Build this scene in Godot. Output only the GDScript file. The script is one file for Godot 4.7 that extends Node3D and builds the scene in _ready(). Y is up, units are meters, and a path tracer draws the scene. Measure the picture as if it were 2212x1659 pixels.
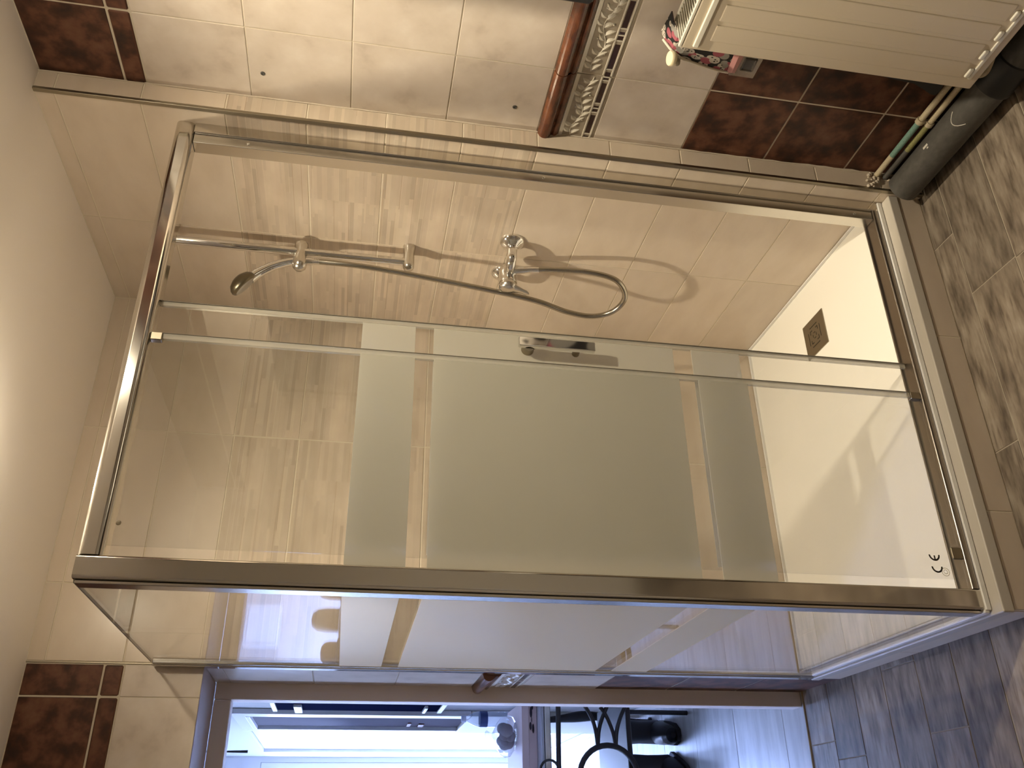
extends Node3D
# A tiled shower corner with a sliding glass enclosure. World: x right along the enclosure's front,
# y up, z towards the viewer; the front of the enclosure is z = 0, the shower's tiled side wall x = 0.

const ZB := -0.829          # face of the shower's rear wall
const XP := -1.13           # plane of the side glass
const CEIL := 2.287
const XO := 0.059           # face of the older tiling beside the shower
const SHELF_TOP := 1.972    # top of the enclosure
const CAB_Z := 0.539
const LAMP_S := 2.26
const LAMP_GLOW := 0.095
const LAMP_B := 2.8
const SKY := 49.0
var rng := RandomNumberGenerator.new()
var M := {}
var used := {}

func _ready() -> void:
	rng.seed = 7
	set_view()
	set_lights()
	make_materials()
	build_shell()
	build_shower_walls()
	build_old_walls()
	build_floor()
	build_doorway()
	build_plinth_and_tray()
	build_enclosure()
	build_fixtures()
	build_radiator()
	build_pipes()
	build_kitchen()

# ---------------------------------------------------------------- view and light
func set_view() -> void:
	var yaw := -0.4985
	var pitch := -0.1644
	var roll := 0.0747
	var head := Basis(Vector3.UP, yaw) * Basis(Vector3.RIGHT, pitch) * Basis(Vector3.BACK, roll)
	var cam := Camera3D.new()
	cam.name = "camera"
	# the phone was held sideways: its own x axis points down in the room, its y axis points right
	cam.transform = Transform3D(Basis(-head.y, head.x, head.z), Vector3(-1.569, 1.4681, 1.6695))
	cam.fov = rad_to_deg(2.0 * atan(829.5 / 1867.0))
	cam.near = 0.02
	cam.far = 200.0
	add_child(cam)
	cam.current = true

func set_lights() -> void:
	var env := Environment.new()
	env.background_mode = Environment.BG_SKY
	var sm := ProceduralSkyMaterial.new()
	sm.sky_top_color = Color(0.60, 0.715, 1.0)
	sm.sky_horizon_color = Color(0.74, 0.82, 1.0)
	sm.ground_horizon_color = Color(0.62, 0.72, 0.86)
	sm.ground_bottom_color = Color(0.40, 0.47, 0.56)
	sm.sky_energy_multiplier = 1.0
	sm.ground_energy_multiplier = 1.0
	var sky := Sky.new()
	sky.sky_material = sm
	env.sky = sky
	env.background_energy_multiplier = SKY
	env.tonemap_mode = Environment.TONE_MAPPER_LINEAR
	env.tonemap_exposure = 1.0
	env.sdfgi_enabled = true
	env.ssao_enabled = true
	env.ssil_enabled = true
	var we := WorldEnvironment.new()
	we.name = "world_environment"
	we.environment = env
	add_child(we)

func lamp_color() -> Color:
	return Color(1.0, 0.88, 0.665).linear_to_srgb()

func glowing(strength: float) -> StandardMaterial3D:
	var m := plain(lin(0.9, 0.85, 0.75), 0.5)
	m.emission_enabled = true
	m.emission = lamp_color()
	m.emission_energy_multiplier = strength
	return m

# ---------------------------------------------------------------- naming
func numbered(called: String) -> String:
	var k: int = used.get(called, 0)
	used[called] = k + 1
	return called if k == 0 else "%s_%03d" % [called, k]

func tag(o: Node3D, label: String, category: String, group := "", kind := "") -> Node3D:
	if label: o.set_meta("label", label)
	if category: o.set_meta("category", category)
	if group: o.set_meta("group", group)
	if kind: o.set_meta("kind", kind)
	return o

func thing(called: String, at: Vector3, label: String, category: String, group := "", kind := "") -> Node3D:
	var o := Node3D.new()
	o.name = numbered(called)
	o.position = at
	add_child(o)
	tag(o, label, category, group, kind)
	return o

# a mesh whose vertices are in room coordinates, as a child of a thing or of a part
func part(called: String, g: Geo, m: Material, parent: Node3D) -> MeshInstance3D:
	var mi := MeshInstance3D.new()
	mi.name = called
	mi.mesh = g.done()
	mi.material_override = m
	parent.add_child(mi, true)
	if parent.get_parent() == self and not parent is MeshInstance3D:
		mi.position = -parent.position
	return mi

func single(called: String, g: Geo, m: Material, label: String, category: String, kind := "") -> MeshInstance3D:
	var mi := MeshInstance3D.new()
	mi.name = numbered(called)
	mi.mesh = g.done()
	mi.material_override = m
	add_child(mi)
	tag(mi, label, category, "", kind)
	return mi

# ---------------------------------------------------------------- geometry
class Geo:
	var v := PackedVector3Array()
	var n := PackedVector3Array()
	var uv := PackedVector2Array()
	var off := Vector2.ZERO

	func tri(a: Vector3, b: Vector3, c: Vector3, na: Vector3, nb: Vector3, nc: Vector3, ua := Vector2.ZERO, ub := Vector2.ZERO, uc := Vector2.ZERO) -> void:
		var flip := (b - a).cross(c - a).dot(na + nb + nc) > 0.0
		v.append(a); n.append(na); uv.append(ua + off)
		if flip:
			v.append(c); n.append(nc); uv.append(uc + off)
			v.append(b); n.append(nb); uv.append(ub + off)
		else:
			v.append(b); n.append(nb); uv.append(ub + off)
			v.append(c); n.append(nc); uv.append(uc + off)

	func quad(a: Vector3, b: Vector3, c: Vector3, d: Vector3, nn: Vector3, ua := Vector2.ZERO, ub := Vector2.ZERO, uc := Vector2.ZERO, ud := Vector2.ZERO) -> void:
		tri(a, b, c, nn, nn, nn, ua, ub, uc)
		tri(a, c, d, nn, nn, nn, ua, uc, ud)

	static func flat(p: Vector3, axis: int) -> Vector2:
		if axis == 0: return Vector2(p.z, p.y)
		if axis == 1: return Vector2(p.x, p.z)
		return Vector2(p.x, p.y)

	# box with chamfered edges in the frame f
	func box(f: Transform3D, lo: Vector3, hi: Vector3, bev := 0.0) -> void:
		bev = minf(bev, 0.49 * minf(hi.x - lo.x, minf(hi.y - lo.y, hi.z - lo.z)))
		var mid := (lo + hi) / 2.0
		var half := (hi - lo) / 2.0
		for ax in 3:
			var b1 := (ax + 1) % 3
			var b2 := (ax + 2) % 3
			for s in [-1.0, 1.0]:
				var q: Array[Vector3] = []
				for st in [[-1.0, -1.0], [1.0, -1.0], [1.0, 1.0], [-1.0, 1.0]]:
					var p := mid
					p[ax] += s * half[ax]
					p[b1] += st[0] * (half[b1] - bev)
					p[b2] += st[1] * (half[b2] - bev)
					q.append(p)
				var nn := Vector3.ZERO
				nn[ax] = s
				quad(f * q[0], f * q[1], f * q[2], f * q[3], f.basis * nn, flat(q[0], ax), flat(q[1], ax), flat(q[2], ax), flat(q[3], ax))
		if bev <= 0.0:
			return
		for ax in 3:   # edges running along ax
			var b1 := (ax + 1) % 3
			var b2 := (ax + 2) % 3
			for s1 in [-1.0, 1.0]:
				for s2 in [-1.0, 1.0]:
					var q: Array[Vector3] = []
					for e in [[-1.0, 0], [1.0, 0], [1.0, 1], [-1.0, 1]]:
						var p := mid
						p[ax] += e[0] * (half[ax] - bev)
						p[b1] += s1 * (half[b1] - (bev if e[1] == 1 else 0.0))
						p[b2] += s2 * (half[b2] - (0.0 if e[1] == 1 else bev))
						q.append(p)
					var n1 := Vector3.ZERO
					n1[b1] = s1
					var n2 := Vector3.ZERO
					n2[b2] = s2
					n1 = f.basis * n1
					n2 = f.basis * n2
					tri(f * q[0], f * q[1], f * q[2], n1, n1, n2, flat(q[0], ax), flat(q[1], ax), flat(q[2], ax))
					tri(f * q[0], f * q[2], f * q[3], n1, n2, n2, flat(q[0], ax), flat(q[2], ax), flat(q[3], ax))
		for sx in [-1.0, 1.0]:
			for sy in [-1.0, 1.0]:
				for sz in [-1.0, 1.0]:
					var c := Vector3(mid.x + sx * half.x, mid.y + sy * half.y, mid.z + sz * half.z)
					var i := Vector3(sx, sy, sz) * bev
					tri(f * (c - Vector3(0, i.y, i.z)), f * (c - Vector3(i.x, 0, i.z)), f * (c - Vector3(i.x, i.y, 0)), f.basis * Vector3(sx, 0, 0), f.basis * Vector3(0, sy, 0), f.basis * Vector3(0, 0, sz), flat(c, 0), flat(c, 0), flat(c, 0))

	# round bar along a path; one radius per point
	func tube(pts: Array, radii: Array, seg := 12, capped := true) -> void:
		var rings := []
		var norms := []
		var up := Vector3.ZERO
		var count := pts.size()
		var along := 0.0
		var lens := []
		for k in count:
			var t: Vector3 = (pts[mini(k + 1, count - 1)] - pts[maxi(k - 1, 0)]).normalized()
			if k == 0:
				up = t.cross(Vector3(0.31, 0.83, 0.46))
				if up.length() < 0.2: up = t.cross(Vector3.RIGHT)
				up = up.normalized()
			else:
				along += (pts[k] - pts[k - 1]).length()
				up = (up - t * up.dot(t)).normalized()
			lens.append(along)
			var side := t.cross(up)
			var r: float = radii[k % radii.size()] if radii.size() < count else radii[k]
			var ring := []
			var nr := []
			for s in seg + 1:
				var a := TAU * s / seg
				var d := up * cos(a) + side * sin(a)
				ring.append(pts[k] + d * r)
				nr.append(d)
			rings.append(ring)
			norms.append(nr)
		for k in count - 1:
			for s in seg:
				var u0 := float(s) / seg
				var u1 := float(s + 1) / seg
				tri(rings[k][s], rings[k][s + 1], rings[k + 1][s + 1], norms[k][s], norms[k][s + 1], norms[k + 1][s + 1], Vector2(lens[k], u0), Vector2(lens[k], u1), Vector2(lens[k + 1], u1))
				tri(rings[k][s], rings[k + 1][s + 1], rings[k + 1][s], norms[k][s], norms[k + 1][s + 1], norms[k + 1][s], Vector2(lens[k], u0), Vector2(lens[k + 1], u1), Vector2(lens[k + 1], u0))
		if capped:
			for e in [0, count - 1]:
				var nn: Vector3 = (pts[0] - pts[1]).normalized() if e == 0 else (pts[count - 1] - pts[count - 2]).normalized()
				for s in seg:
					tri(pts[e], rings[e][s], rings[e][s + 1], nn, nn, nn)

	# profile of (radius, height) turned round an axis; stretch squashes it across one direction
	func lathe(at: Vector3, axis: Vector3, profile: Array, seg := 28, squash := Vector3.ZERO) -> void:
		axis = axis.normalized()
		var a1 := axis.cross(Vector3(0.2, 0.4, 0.9)).normalized()
		var a2 := axis.cross(a1)
		var segn := []
		for k in profile.size() - 1:
			var d: Vector2 = profile[k + 1] - profile[k]
			segn.append(Vector2(d.y, -d.x).normalized())
		for k in profile.size() - 1:
			var n0: Vector2 = segn[k]
			var n1: Vector2 = segn[k]
			if k > 0 and segn[k - 1].dot(segn[k]) > 0.6: n0 = (segn[k - 1] + segn[k]).normalized()
			if k < segn.size() - 1 and segn[k + 1].dot(segn[k]) > 0.6: n1 = (segn[k + 1] + segn[k]).normalized()
			var p0: Vector2 = profile[k]
			var p1: Vector2 = profile[k + 1]
			for s in seg:
				var d0 := a1 * cos(TAU * s / seg) + a2 * sin(TAU * s / seg)
				var d1 := a1 * cos(TAU * (s + 1) / seg) + a2 * sin(TAU * (s + 1) / seg)
				var A := at + d0 * p0.x + axis * p0.y
				var B := at + d1 * p0.x + axis * p0.y
				var C := at + d1 * p1.x + axis * p1.y
				var D := at + d0 * p1.x + axis * p1.y
				var nA := d0 * n0.x + axis * n0.y
				var nB := d1 * n0.x + axis * n0.y
				var nC := d1 * n1.x + axis * n1.y
				var nD := d0 * n1.x + axis * n1.y
				if p0.x > 1e-5: tri(A, B, C, nA, nB, nC, Vector2(0, p0.y), Vector2(0.1, p0.y), Vector2(0.1, p1.y))
				if p1.x > 1e-5: tri(A, C, D, nA, nC, nD, Vector2(0, p0.y), Vector2(0.1, p1.y), Vector2(0, p1.y))

	func ball(at: Vector3, r: float, seg := 16) -> void:
		var prof := []
		for k in 11:
			var a := PI * k / 10.0 - PI / 2
			prof.append(Vector2(maxf(0.0, cos(a) * r), sin(a) * r))
		lathe(at, Vector3.UP, prof, seg)

	# flat outline (u, v) pushed out along n of the frame, from n0 to n1
	func slab(f: Transform3D, outline: PackedVector2Array, n0: float, n1: float) -> void:
		var t := Geometry2D.triangulate_polygon(outline)
		for k in range(0, t.size(), 3):
			for lvl in [[n0, -1.0], [n1, 1.0]]:
				var a := outline[t[k]]
				var b := outline[t[k + 1]]
				var c := outline[t[k + 2]]
				var nn: Vector3 = f.basis.z * float(lvl[1])
				var w: float = lvl[0]
				tri(f * Vector3(a.x, a.y, w), f * Vector3(b.x, b.y, w), f * Vector3(c.x, c.y, w), nn, nn, nn, a, b, c)
		var area := 0.0
		for k in outline.size():
			area += outline[k].cross(outline[(k + 1) % outline.size()])
		for k in outline.size():
			var a := outline[k]
			var b := outline[(k + 1) % outline.size()]
			var e := (b - a).normalized() * signf(area)
			quad(f * Vector3(a.x, a.y, n0), f * Vector3(b.x, b.y, n0), f * Vector3(b.x, b.y, n1), f * Vector3(a.x, a.y, n1), f.basis * Vector3(e.y, -e.x, 0), a, b, b, a)

	# a pointed leaf in relief lying in the plane of f
	func leaf(f: Transform3D, at: Vector2, dir: float, ln: float, wd: float, base: float, high: float) -> void:
		var d := Vector2(cos(dir), sin(dir))
		var s := Vector2(-d.y, d.x)
		var prev := []
		for k in 7:
			var t := k / 6.0
			var w := wd * 0.5 * sin(PI * pow(t, 0.8)) * (1.0 if k > 0 and k < 6 else 0.0)
			var c := at + d * ln * t + s * sin(t * PI) * ln * 0.08
			var row := [c + s * w, c, c - s * w, base + high * (0.35 + 0.65 * sin(PI * t))]
			if k > 0:
				for side in 2:
					var a := Vector3(prev[side].x, prev[side].y, base if side == 0 else prev[3])
					var b := Vector3(prev[side + 1].x, prev[side + 1].y, prev[3] if side == 0 else base)
					var c2 := Vector3(row[side + 1].x, row[side + 1].y, row[3] if side == 0 else base)
					var d2 := Vector3(row[side].x, row[side].y, base if side == 0 else row[3])
					var nn := (c2 - a).cross(d2 - b)
					if nn.length() < 1e-12: continue
					nn = nn.normalized()
					if nn.z < 0: nn = -nn
					nn = (f.basis * nn).normalized()
					tri(f * a, f * b, f * c2, nn, nn, nn)
					tri(f * a, f * c2, f * d2, nn, nn, nn)
			prev = row

	func done() -> ArrayMesh:
		var a := []
		a.resize(Mesh.ARRAY_MAX)
		a[Mesh.ARRAY_VERTEX] = v
		a[Mesh.ARRAY_NORMAL] = n
		a[Mesh.ARRAY_TEX_UV] = uv
		a[Mesh.ARRAY_TEX_UV2] = uv
		var m := ArrayMesh.new()
		m.add_surface_from_arrays(Mesh.PRIMITIVE_TRIANGLES, a)
		return m

const I := Transform3D.IDENTITY

func gbox(lo: Vector3, hi: Vector3, bev := 0.0) -> Geo:
	var g := Geo.new()
	g.off = Vector2(rng.randf() * 9.0, rng.randf() * 9.0)
	g.box(I, Vector3(minf(lo.x, hi.x), minf(lo.y, hi.y), minf(lo.z, hi.z)), Vector3(maxf(lo.x, hi.x), maxf(lo.y, hi.y), maxf(lo.z, hi.z)), bev)
	return g

func smooth_path(pts: Array, per := 8) -> Array:
	var out := []
	for k in pts.size() - 1:
		var p0: Vector3 = pts[maxi(k - 1, 0)]
		var p1: Vector3 = pts[k]
		var p2: Vector3 = pts[k + 1]
		var p3: Vector3 = pts[mini(k + 2, pts.size() - 1)]
		for j in per:
			out.append(p1.cubic_interpolate(p2, p0, p3, float(j) / per))
	out.append(pts[pts.size() - 1])
	return out

func even_path(pts: Array, step: float) -> Array:
	var out := [pts[0]]
	var left := step
	for k in pts.size() - 1:
		var a: Vector3 = pts[k]
		var b: Vector3 = pts[k + 1]
		var l := a.distance_to(b)
		var t := left
		while t < l:
			out.append(a.lerp(b, t / l))
			t += step
		left = t - l
	return out

# ---------------------------------------------------------------- materials
func lin(r: float, g: float, b: float) -> Color:
	return Color(r, g, b).linear_to_srgb()

func plain(c: Color, rough: float, metal := 0.0, spec := 0.5) -> StandardMaterial3D:
	var m := StandardMaterial3D.new()
	m.albedo_color = c
	m.roughness = rough
	m.metallic = metal
	m.metallic_specular = spec
	return m

func noise_tex(sd: int, freq: float, octaves: int, stops: Array, size := 512, as_normal := false) -> NoiseTexture2D:
	var nz := FastNoiseLite.new()
	nz.seed = sd
	nz.noise_type = FastNoiseLite.TYPE_SIMPLEX_SMOOTH
	nz.frequency = freq
	nz.fractal_octaves = octaves
	nz.fractal_gain = 0.55
	var t := NoiseTexture2D.new()
	t.width = size
	t.height = size
	t.seamless = true
	t.seamless_blend_skirt = 0.2
	t.noise = nz
	if as_normal:
		t.as_normal_map = true
		t.bump_strength = 2.0
		return t
	var gr := Gradient.new()
	var offs := PackedFloat32Array()
	var cols := PackedColorArray()
	for s in stops:
		offs.append(s[0])
		cols.append(s[1])
	gr.offsets = offs
	gr.colors = cols
	t.color_ramp = gr
	return t

func mottled(sd: int, freq: float, stops: Array, scale: Vector2, rough: float, tint := Color.WHITE) -> StandardMaterial3D:
	var m := plain(tint, rough)
	m.albedo_texture = noise_tex(sd, freq, 5, stops)
	m.uv1_scale = Vector3(scale.x, scale.y, 1)
	return m

func tinted(m: StandardMaterial3D, k: Color) -> StandardMaterial3D:
	var c: StandardMaterial3D = m.duplicate()
	c.albedo_color = k
	return c

func grey(x: float) -> Color:
	return lin(x, x, x)

func make_materials() -> void:
	M.ceiling = plain(lin(0.95, 0.88, 0.80), 0.85)
	M.paint = plain(lin(0.66, 0.62, 0.55), 0.8)
	M.grout = plain(lin(0.66, 0.58, 0.45), 0.9)
	M.old_grout = plain(lin(0.50, 0.43, 0.33), 0.95)
	# newer beige tiles: a plain one and one with thin bands
	var beige := [[0.0, lin(0.575, 0.475, 0.37)], [0.45, lin(0.61, 0.51, 0.40)], [1.0, lin(0.645, 0.545, 0.435)]]
	M.tile_plain = []
	for k in 3:
		var m := mottled(11 + k, 0.010, beige, Vector2(0.9, 2.2), 0.28)
		m.albedo_color = grey([1.0, 0.965, 0.935][k])
		M.tile_plain.append(m)
	M.tile_band = []
	var img := band_image()
	for k in 3:
		var m := plain(grey([1.0, 0.97, 0.94][k]), 0.28)
		m.albedo_texture = img
		m.uv1_scale = Vector3(1.0 / 0.93, -1.0 / 0.386, 1)
		m.detail_enabled = true
		m.detail_blend_mode = BaseMaterial3D.BLEND_MODE_MUL
		m.detail_albedo = noise_tex(31, 0.02, 4, [[0.0, Color(0.93, 0.92, 0.91)], [1.0, Color(1, 1, 1)]], 256)
		m.detail_uv_layer = BaseMaterial3D.DETAIL_UV_1
		M.tile_band.append(m)
	# older tiles: marbled cream, brown
	var cream := [[0.0, lin(0.43, 0.355, 0.285)], [0.35, lin(0.53, 0.45, 0.37)], [0.7, lin(0.57, 0.49, 0.41)], [1.0, lin(0.61, 0.535, 0.455)]]
	M.cream = []
	for k in 3:
		var m := mottled(41 + k, 0.010, cream, Vector2(1.5, 1.5), 0.30)
		m.albedo_color = grey([1.0, 0.97, 0.95][k])
		M.cream.append(m)
	var brown := [[0.0, lin(0.022, 0.014, 0.012)], [0.35, lin(0.058, 0.024, 0.014)], [0.62, lin(0.115, 0.047, 0.027)], [1.0, lin(0.16, 0.078, 0.046)]]
	M.brown = []
	for k in 3:
		var m := mottled(51 + k, 0.014, brown, Vector2(1.7, 1.7), 0.42)
		m.albedo_color = grey([1.0, 0.95, 0.88][k])
		m.metallic_specular = 0.28
		M.brown.append(m)
	M.copper = mottled(61, 0.02, [[0.0, lin(0.05, 0.018, 0.009)], [0.5, lin(0.115, 0.037, 0.016)], [1.0, lin(0.20, 0.072, 0.03)]], Vector2(1.5, 3.0), 0.22)
	M.taupe = mottled(62, 0.02, [[0.0, lin(0.25, 0.205, 0.15)], [1.0, lin(0.34, 0.285, 0.215)]], Vector2(3, 3), 0.45)
	M.relief = plain(lin(0.56, 0.51, 0.42), 0.38)
	M.inlay = plain(lin(0.030, 0.012, 0.010), 0.25)
	# floor planks of grey brown wood-look tile
	M.plank = []
	var wood := [[0.0, lin(0.12, 0.095, 0.072)], [0.3, lin(0.24, 0.195, 0.15)], [0.6, lin(0.36, 0.30, 0.235)], [1.0, lin(0.48, 0.415, 0.335)]]
	var streak := noise_tex(72, 0.012, 4, [[0.0, Color(0.66, 0.63, 0.61)], [0.4, Color(0.89, 0.88, 0.87)], [1.0, Color(1, 1, 1)]])
	for k in 4:
		var m := mottled(71, 0.013, wood, Vector2(0.85, 2.6), 0.45)
		m.albedo_color = grey([0.95, 0.78, 1.0, 0.68][k])
		m.detail_enabled = true
		m.detail_blend_mode = BaseMaterial3D.BLEND_MODE_MUL
		m.detail_albedo = streak
		m.detail_uv_layer = BaseMaterial3D.DETAIL_UV_2
		m.uv2_scale = Vector3(1.2, 9.5, 1)
		M.plank.append(m)
	M.kitchen_plank = []
	for k in 2:
		var m := mottled(81, 0.010, [[0.0, lin(0.42, 0.40, 0.37)], [0.5, lin(0.55, 0.53, 0.50)], [1.0, lin(0.66, 0.64, 0.61)]], Vector2(0.5, 3.0), 0.35)
		m.albedo_color = grey([1.0, 0.93][k])
		M.kitchen_plank.append(m)
	M.floor_grout = plain(lin(0.42, 0.36, 0.28), 0.95)
	M.chrome = plain(lin(0.66, 0.63, 0.58), 0.10, 1.0)
	M.chrome_soft = plain(lin(0.66, 0.63, 0.58), 0.24, 1.0)
	M.bright_chrome = plain(lin(0.80, 0.79, 0.77), 0.05, 1.0)
	M.rail_dark = plain(lin(0.32, 0.285, 0.25), 0.28, 1.0)
	M.dark_satin = plain(lin(0.20, 0.175, 0.125), 0.38, 1.0)
	M.stand_in = plain(lin(0.035, 0.02, 0.013), 0.4)  # dark finish of the added cabinet, meant for the handle's reflection
	M.satin = plain(lin(0.33, 0.29, 0.22), 0.34, 1.0)
	var glass := plain(Color(0.40, 0.43, 0.36, 0.055), 0.02)
	glass.transparency = BaseMaterial3D.TRANSPARENCY_ALPHA
	M.glass = glass
	var frost := plain(lin(0.59, 0.565, 0.465), 0.36, 0.0, 0.35)
	frost.albedo_color.a = 0.93
	frost.transparency = BaseMaterial3D.TRANSPARENCY_ALPHA
	frost.backlight_enabled = true
	frost.backlight = lin(1.0, 1.0, 1.0)
	M.frost = frost
	var seal := plain(lin(0.72, 0.68, 0.58), 0.35)
	seal.albedo_color.a = 0.42
	seal.transparency = BaseMaterial3D.TRANSPARENCY_ALPHA
	M.seal = seal
	M.seal_dark = plain(lin(0.20, 0.175, 0.135), 0.4)
	M.skirt = plain(lin(0.50, 0.455, 0.39), 0.4)
	M.white_plastic = plain(lin(0.76, 0.74, 0.70), 0.35)
	M.acrylic = plain(lin(0.87, 0.84, 0.76), 0.22)
	M.black = plain(lin(0.012, 0.012, 0.014), 0.45)
	M.dark_hole = plain(lin(0.02, 0.016, 0.012), 0.9)
	M.enamel = plain(lin(0.62, 0.53, 0.40), 0.32)
	M.enamel_white = plain(lin(0.74, 0.70, 0.60), 0.28)
	M.pipe_grey = mottled(91, 0.03, [[0.0, lin(0.055, 0.050, 0.044)], [1.0, lin(0.09, 0.083, 0.072)]], Vector2(2, 1), 0.58)
	M.pipe_cream = mottled(92, 0.03, [[0.0, lin(0.12, 0.08, 0.045)], [0.3, lin(0.42, 0.35, 0.23)], [1.0, lin(0.55, 0.47, 0.33)]], Vector2(9, 2), 0.5)
	M.pipe_green = mottled(93, 0.03, [[0.0, lin(0.08, 0.15, 0.12)], [1.0, lin(0.22, 0.36, 0.29)]], Vector2(9, 2), 0.6)
	M.pipe_lime = mottled(94, 0.03, [[0.0, lin(0.11, 0.10, 0.04)], [1.0, lin(0.36, 0.35, 0.13)]], Vector2(9, 2), 0.6)
	M.plaster = plain(lin(0.55, 0.47, 0.37), 0.95)
	M.frame_paint = plain(lin(0.80, 0.71, 0.66), 0.55)
	M.navy = plain(lin(0.010, 0.013, 0.035), 0.6, 0.0, 0.2)
	M.navy.specular_mode = BaseMaterial3D.SPECULAR_DISABLED
	M.field = plain(lin(0.17, 0.165, 0.19), 0.8)
	M.field.specular_mode = BaseMaterial3D.SPECULAR_DISABLED
	M.lining = plain(lin(0.42, 0.33, 0.265), 0.6)
	M.kitchen_wall = plain(lin(0.50, 0.49, 0.49), 0.75)
	M.kitchen_white = plain(lin(0.62, 0.61, 0.61), 0.4)

# thin horizontal bands of unequal tone, as printed on the banded tiles
func band_image() -> ImageTexture:
	var r := RandomNumberGenerator.new()
	r.seed = 5
	var im := Image.create(1024, 512, true, Image.FORMAT_RGB8)
	var base := Color(0.795, 0.733, 0.655)
	im.fill(base)
	var y := 0
	while y < 512:
		var h := r.randi_range(5, 17)
		var x := -r.randi_range(0, 200)
		while x < 1024:
			var w := r.randi_range(90, 420)
			var c := base * (1.0 + 0.042 * r.randf_range(-1.0, 1.0))
			if r.randf() < 0.10: c = base * 0.925
			c.a = 1.0
			im.fill_rect(Rect2i(x, y, w, h), c)
			x += w
		if r.randf() < 0.55:
			im.fill_rect(Rect2i(r.randi_range(-200, 500), y, r.randi_range(300, 900), 1 + r.randi() % 2), Color(0.845, 0.79, 0.715) if r.randf() < 0.6 else Color(0.70, 0.62, 0.535))
		y += h
	im.generate_mipmaps()
	return ImageTexture.create_from_image(im)

func pick(list: Array) -> Material:
	return list[rng.randi() % list.size()]

# one tile: from (u0, v0) to (u1, v1) in the frame, standing th proud of it
func tile(called: String, parent: Node3D, f: Transform3D, u0: float, u1: float, v0: float, v1: float, th: float, m: Material, gap := 0.0015, bev := 0.0012) -> MeshInstance3D:
	var g := Geo.new()
	g.off = Vector2(rng.randf() * 9.0, rng.randf() * 9.0)
	g.box(f, Vector3(u0 + gap, v0 + gap, 0), Vector3(u1 - gap, v1 - gap, th + rng.randf_range(0.0, 0.0004)), bev)
	return part(called, g, m, parent)

func frame(o: Vector3, u: Vector3, v: Vector3, n: Vector3) -> Transform3D:
	return Transform3D(Basis(u, v, n), o)

# ---------------------------------------------------------------- the setting
func build_shell() -> void:
	single("ceiling", gbox(Vector3(-2.75, CEIL, -1.09), Vector3(0.20, CEIL + 0.1, 2.75)), M.ceiling, "plain white painted ceiling over the bathroom", "ceiling", "structure")
	single("wall_left", gbox(Vector3(-2.85, 0, -1.09), Vector3(-2.72, CEIL, 2.75)), M.paint, "plain cream bathroom wall opposite the radiator", "wall", "structure")
	single("wall_front", gbox(Vector3(-2.75, 0, 2.65), Vector3(0.20, CEIL, 2.78)), M.paint, "plain cream bathroom wall facing the shower", "wall", "structure")

const ROWS := [0.1225, 0.3152, 0.5079, 0.7006, 0.8933, 1.086, 1.2787, 1.4714, 1.6641, 1.8568, 2.0495, 2.2422]

func shower_rows() -> Array:
	var out := []
	var edges := [0.0] + ROWS + [CEIL]
	for k in edges.size() - 1:
		var lo: float = edges[k]
		var hi: float = edges[k + 1]
		out.append([lo, hi, lo > 1.07 and hi < 1.87])
	return out

func build_shower_walls() -> void:
	var w := thing("wall_shower", Vector3(0.03, 0, -0.4), "shower side wall in beige tiles, several rows finely banded, behind the chrome rail and mixer", "wall", "", "structure")
	part("backing", gbox(Vector3(0.0012, 0, ZB - 0.008), Vector3(XO, CEIL, 0.0488)), M.grout, w)
	var f := frame(Vector3(0.008, 0, 0), Vector3(0, 0, 1), Vector3(0, 1, 0), Vector3(-1, 0, 0))
	for r in shower_rows():
		for c in [[ZB, -0.4155], [-0.4155, 0.049]]:
			tile("tile", w, f, c[0], c[1], r[0], r[1], 0.008, pick(M.tile_band if r[2] else M.tile_plain))
	# the cut edge of the tiling, facing the viewer
	var e := frame(Vector3(0, 0, 0.042), Vector3(1, 0, 0), Vector3(0, 1, 0), Vector3(0, 0, 1))
	for r in shower_rows():
		tile("edge_tile", w, e, 0.0065, XO - 0.001, r[0], r[1], 0.008, pick(M.tile_band if r[2] else M.tile_plain))
	var g := Geo.new()
	g.box(I, Vector3(-0.0022, 0, 0.0405), Vector3(0.006, CEIL, 0.0525), 0.001)
	part("edge_trim", g, M.satin, w)
	g = Geo.new()   # ragged white sealant where the new tiling meets the old
	var r0 := RandomNumberGenerator.new()
	r0.seed = 3
	var pts := []
	var rad := []
	for k in 90:
		var y := CEIL * k / 89.0
		pts.append(Vector3(XO - 0.001 + r0.randf_range(-0.0008, 0.0008), y, 0.0505))
		rad.append(r0.randf_range(0.0016, 0.0030) if y > 0.35 else r0.randf_range(0.002, 0.006))
	g.tube(pts, rad, 6)
	part("sealant", g, M.plaster, w)

	var b := thing("wall_back", Vector3(-0.55, 0, ZB), "shower rear wall in beige tiles seen through the glass panels", "wall", "", "structure")
	part("backing", gbox(Vector3(-1.126, 0, -1.09), Vector3(XO, CEIL, ZB - 0.0012)), M.grout, b)
	var fb := frame(Vector3(0, 0, ZB - 0.008), Vector3(1, 0, 0), Vector3(0, 1, 0), Vector3(0, 0, 1))
	for r in shower_rows():
		for c in [[-0.4580, -0.001], [-0.9230, -0.4580], [-1.1290, -0.9230]]:
			tile("tile", b, fb, c[0], c[1], r[0], r[1], 0.008, pick(M.tile_band if r[2] else M.tile_plain))
	g = Geo.new()
	g.box(I, Vector3(-1.1325, 1.842, ZB - 0.009), Vector3(-1.1295, CEIL, ZB + 0.0015), 0.0006)
	part("edge_trim", g, M.satin, b)

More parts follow.
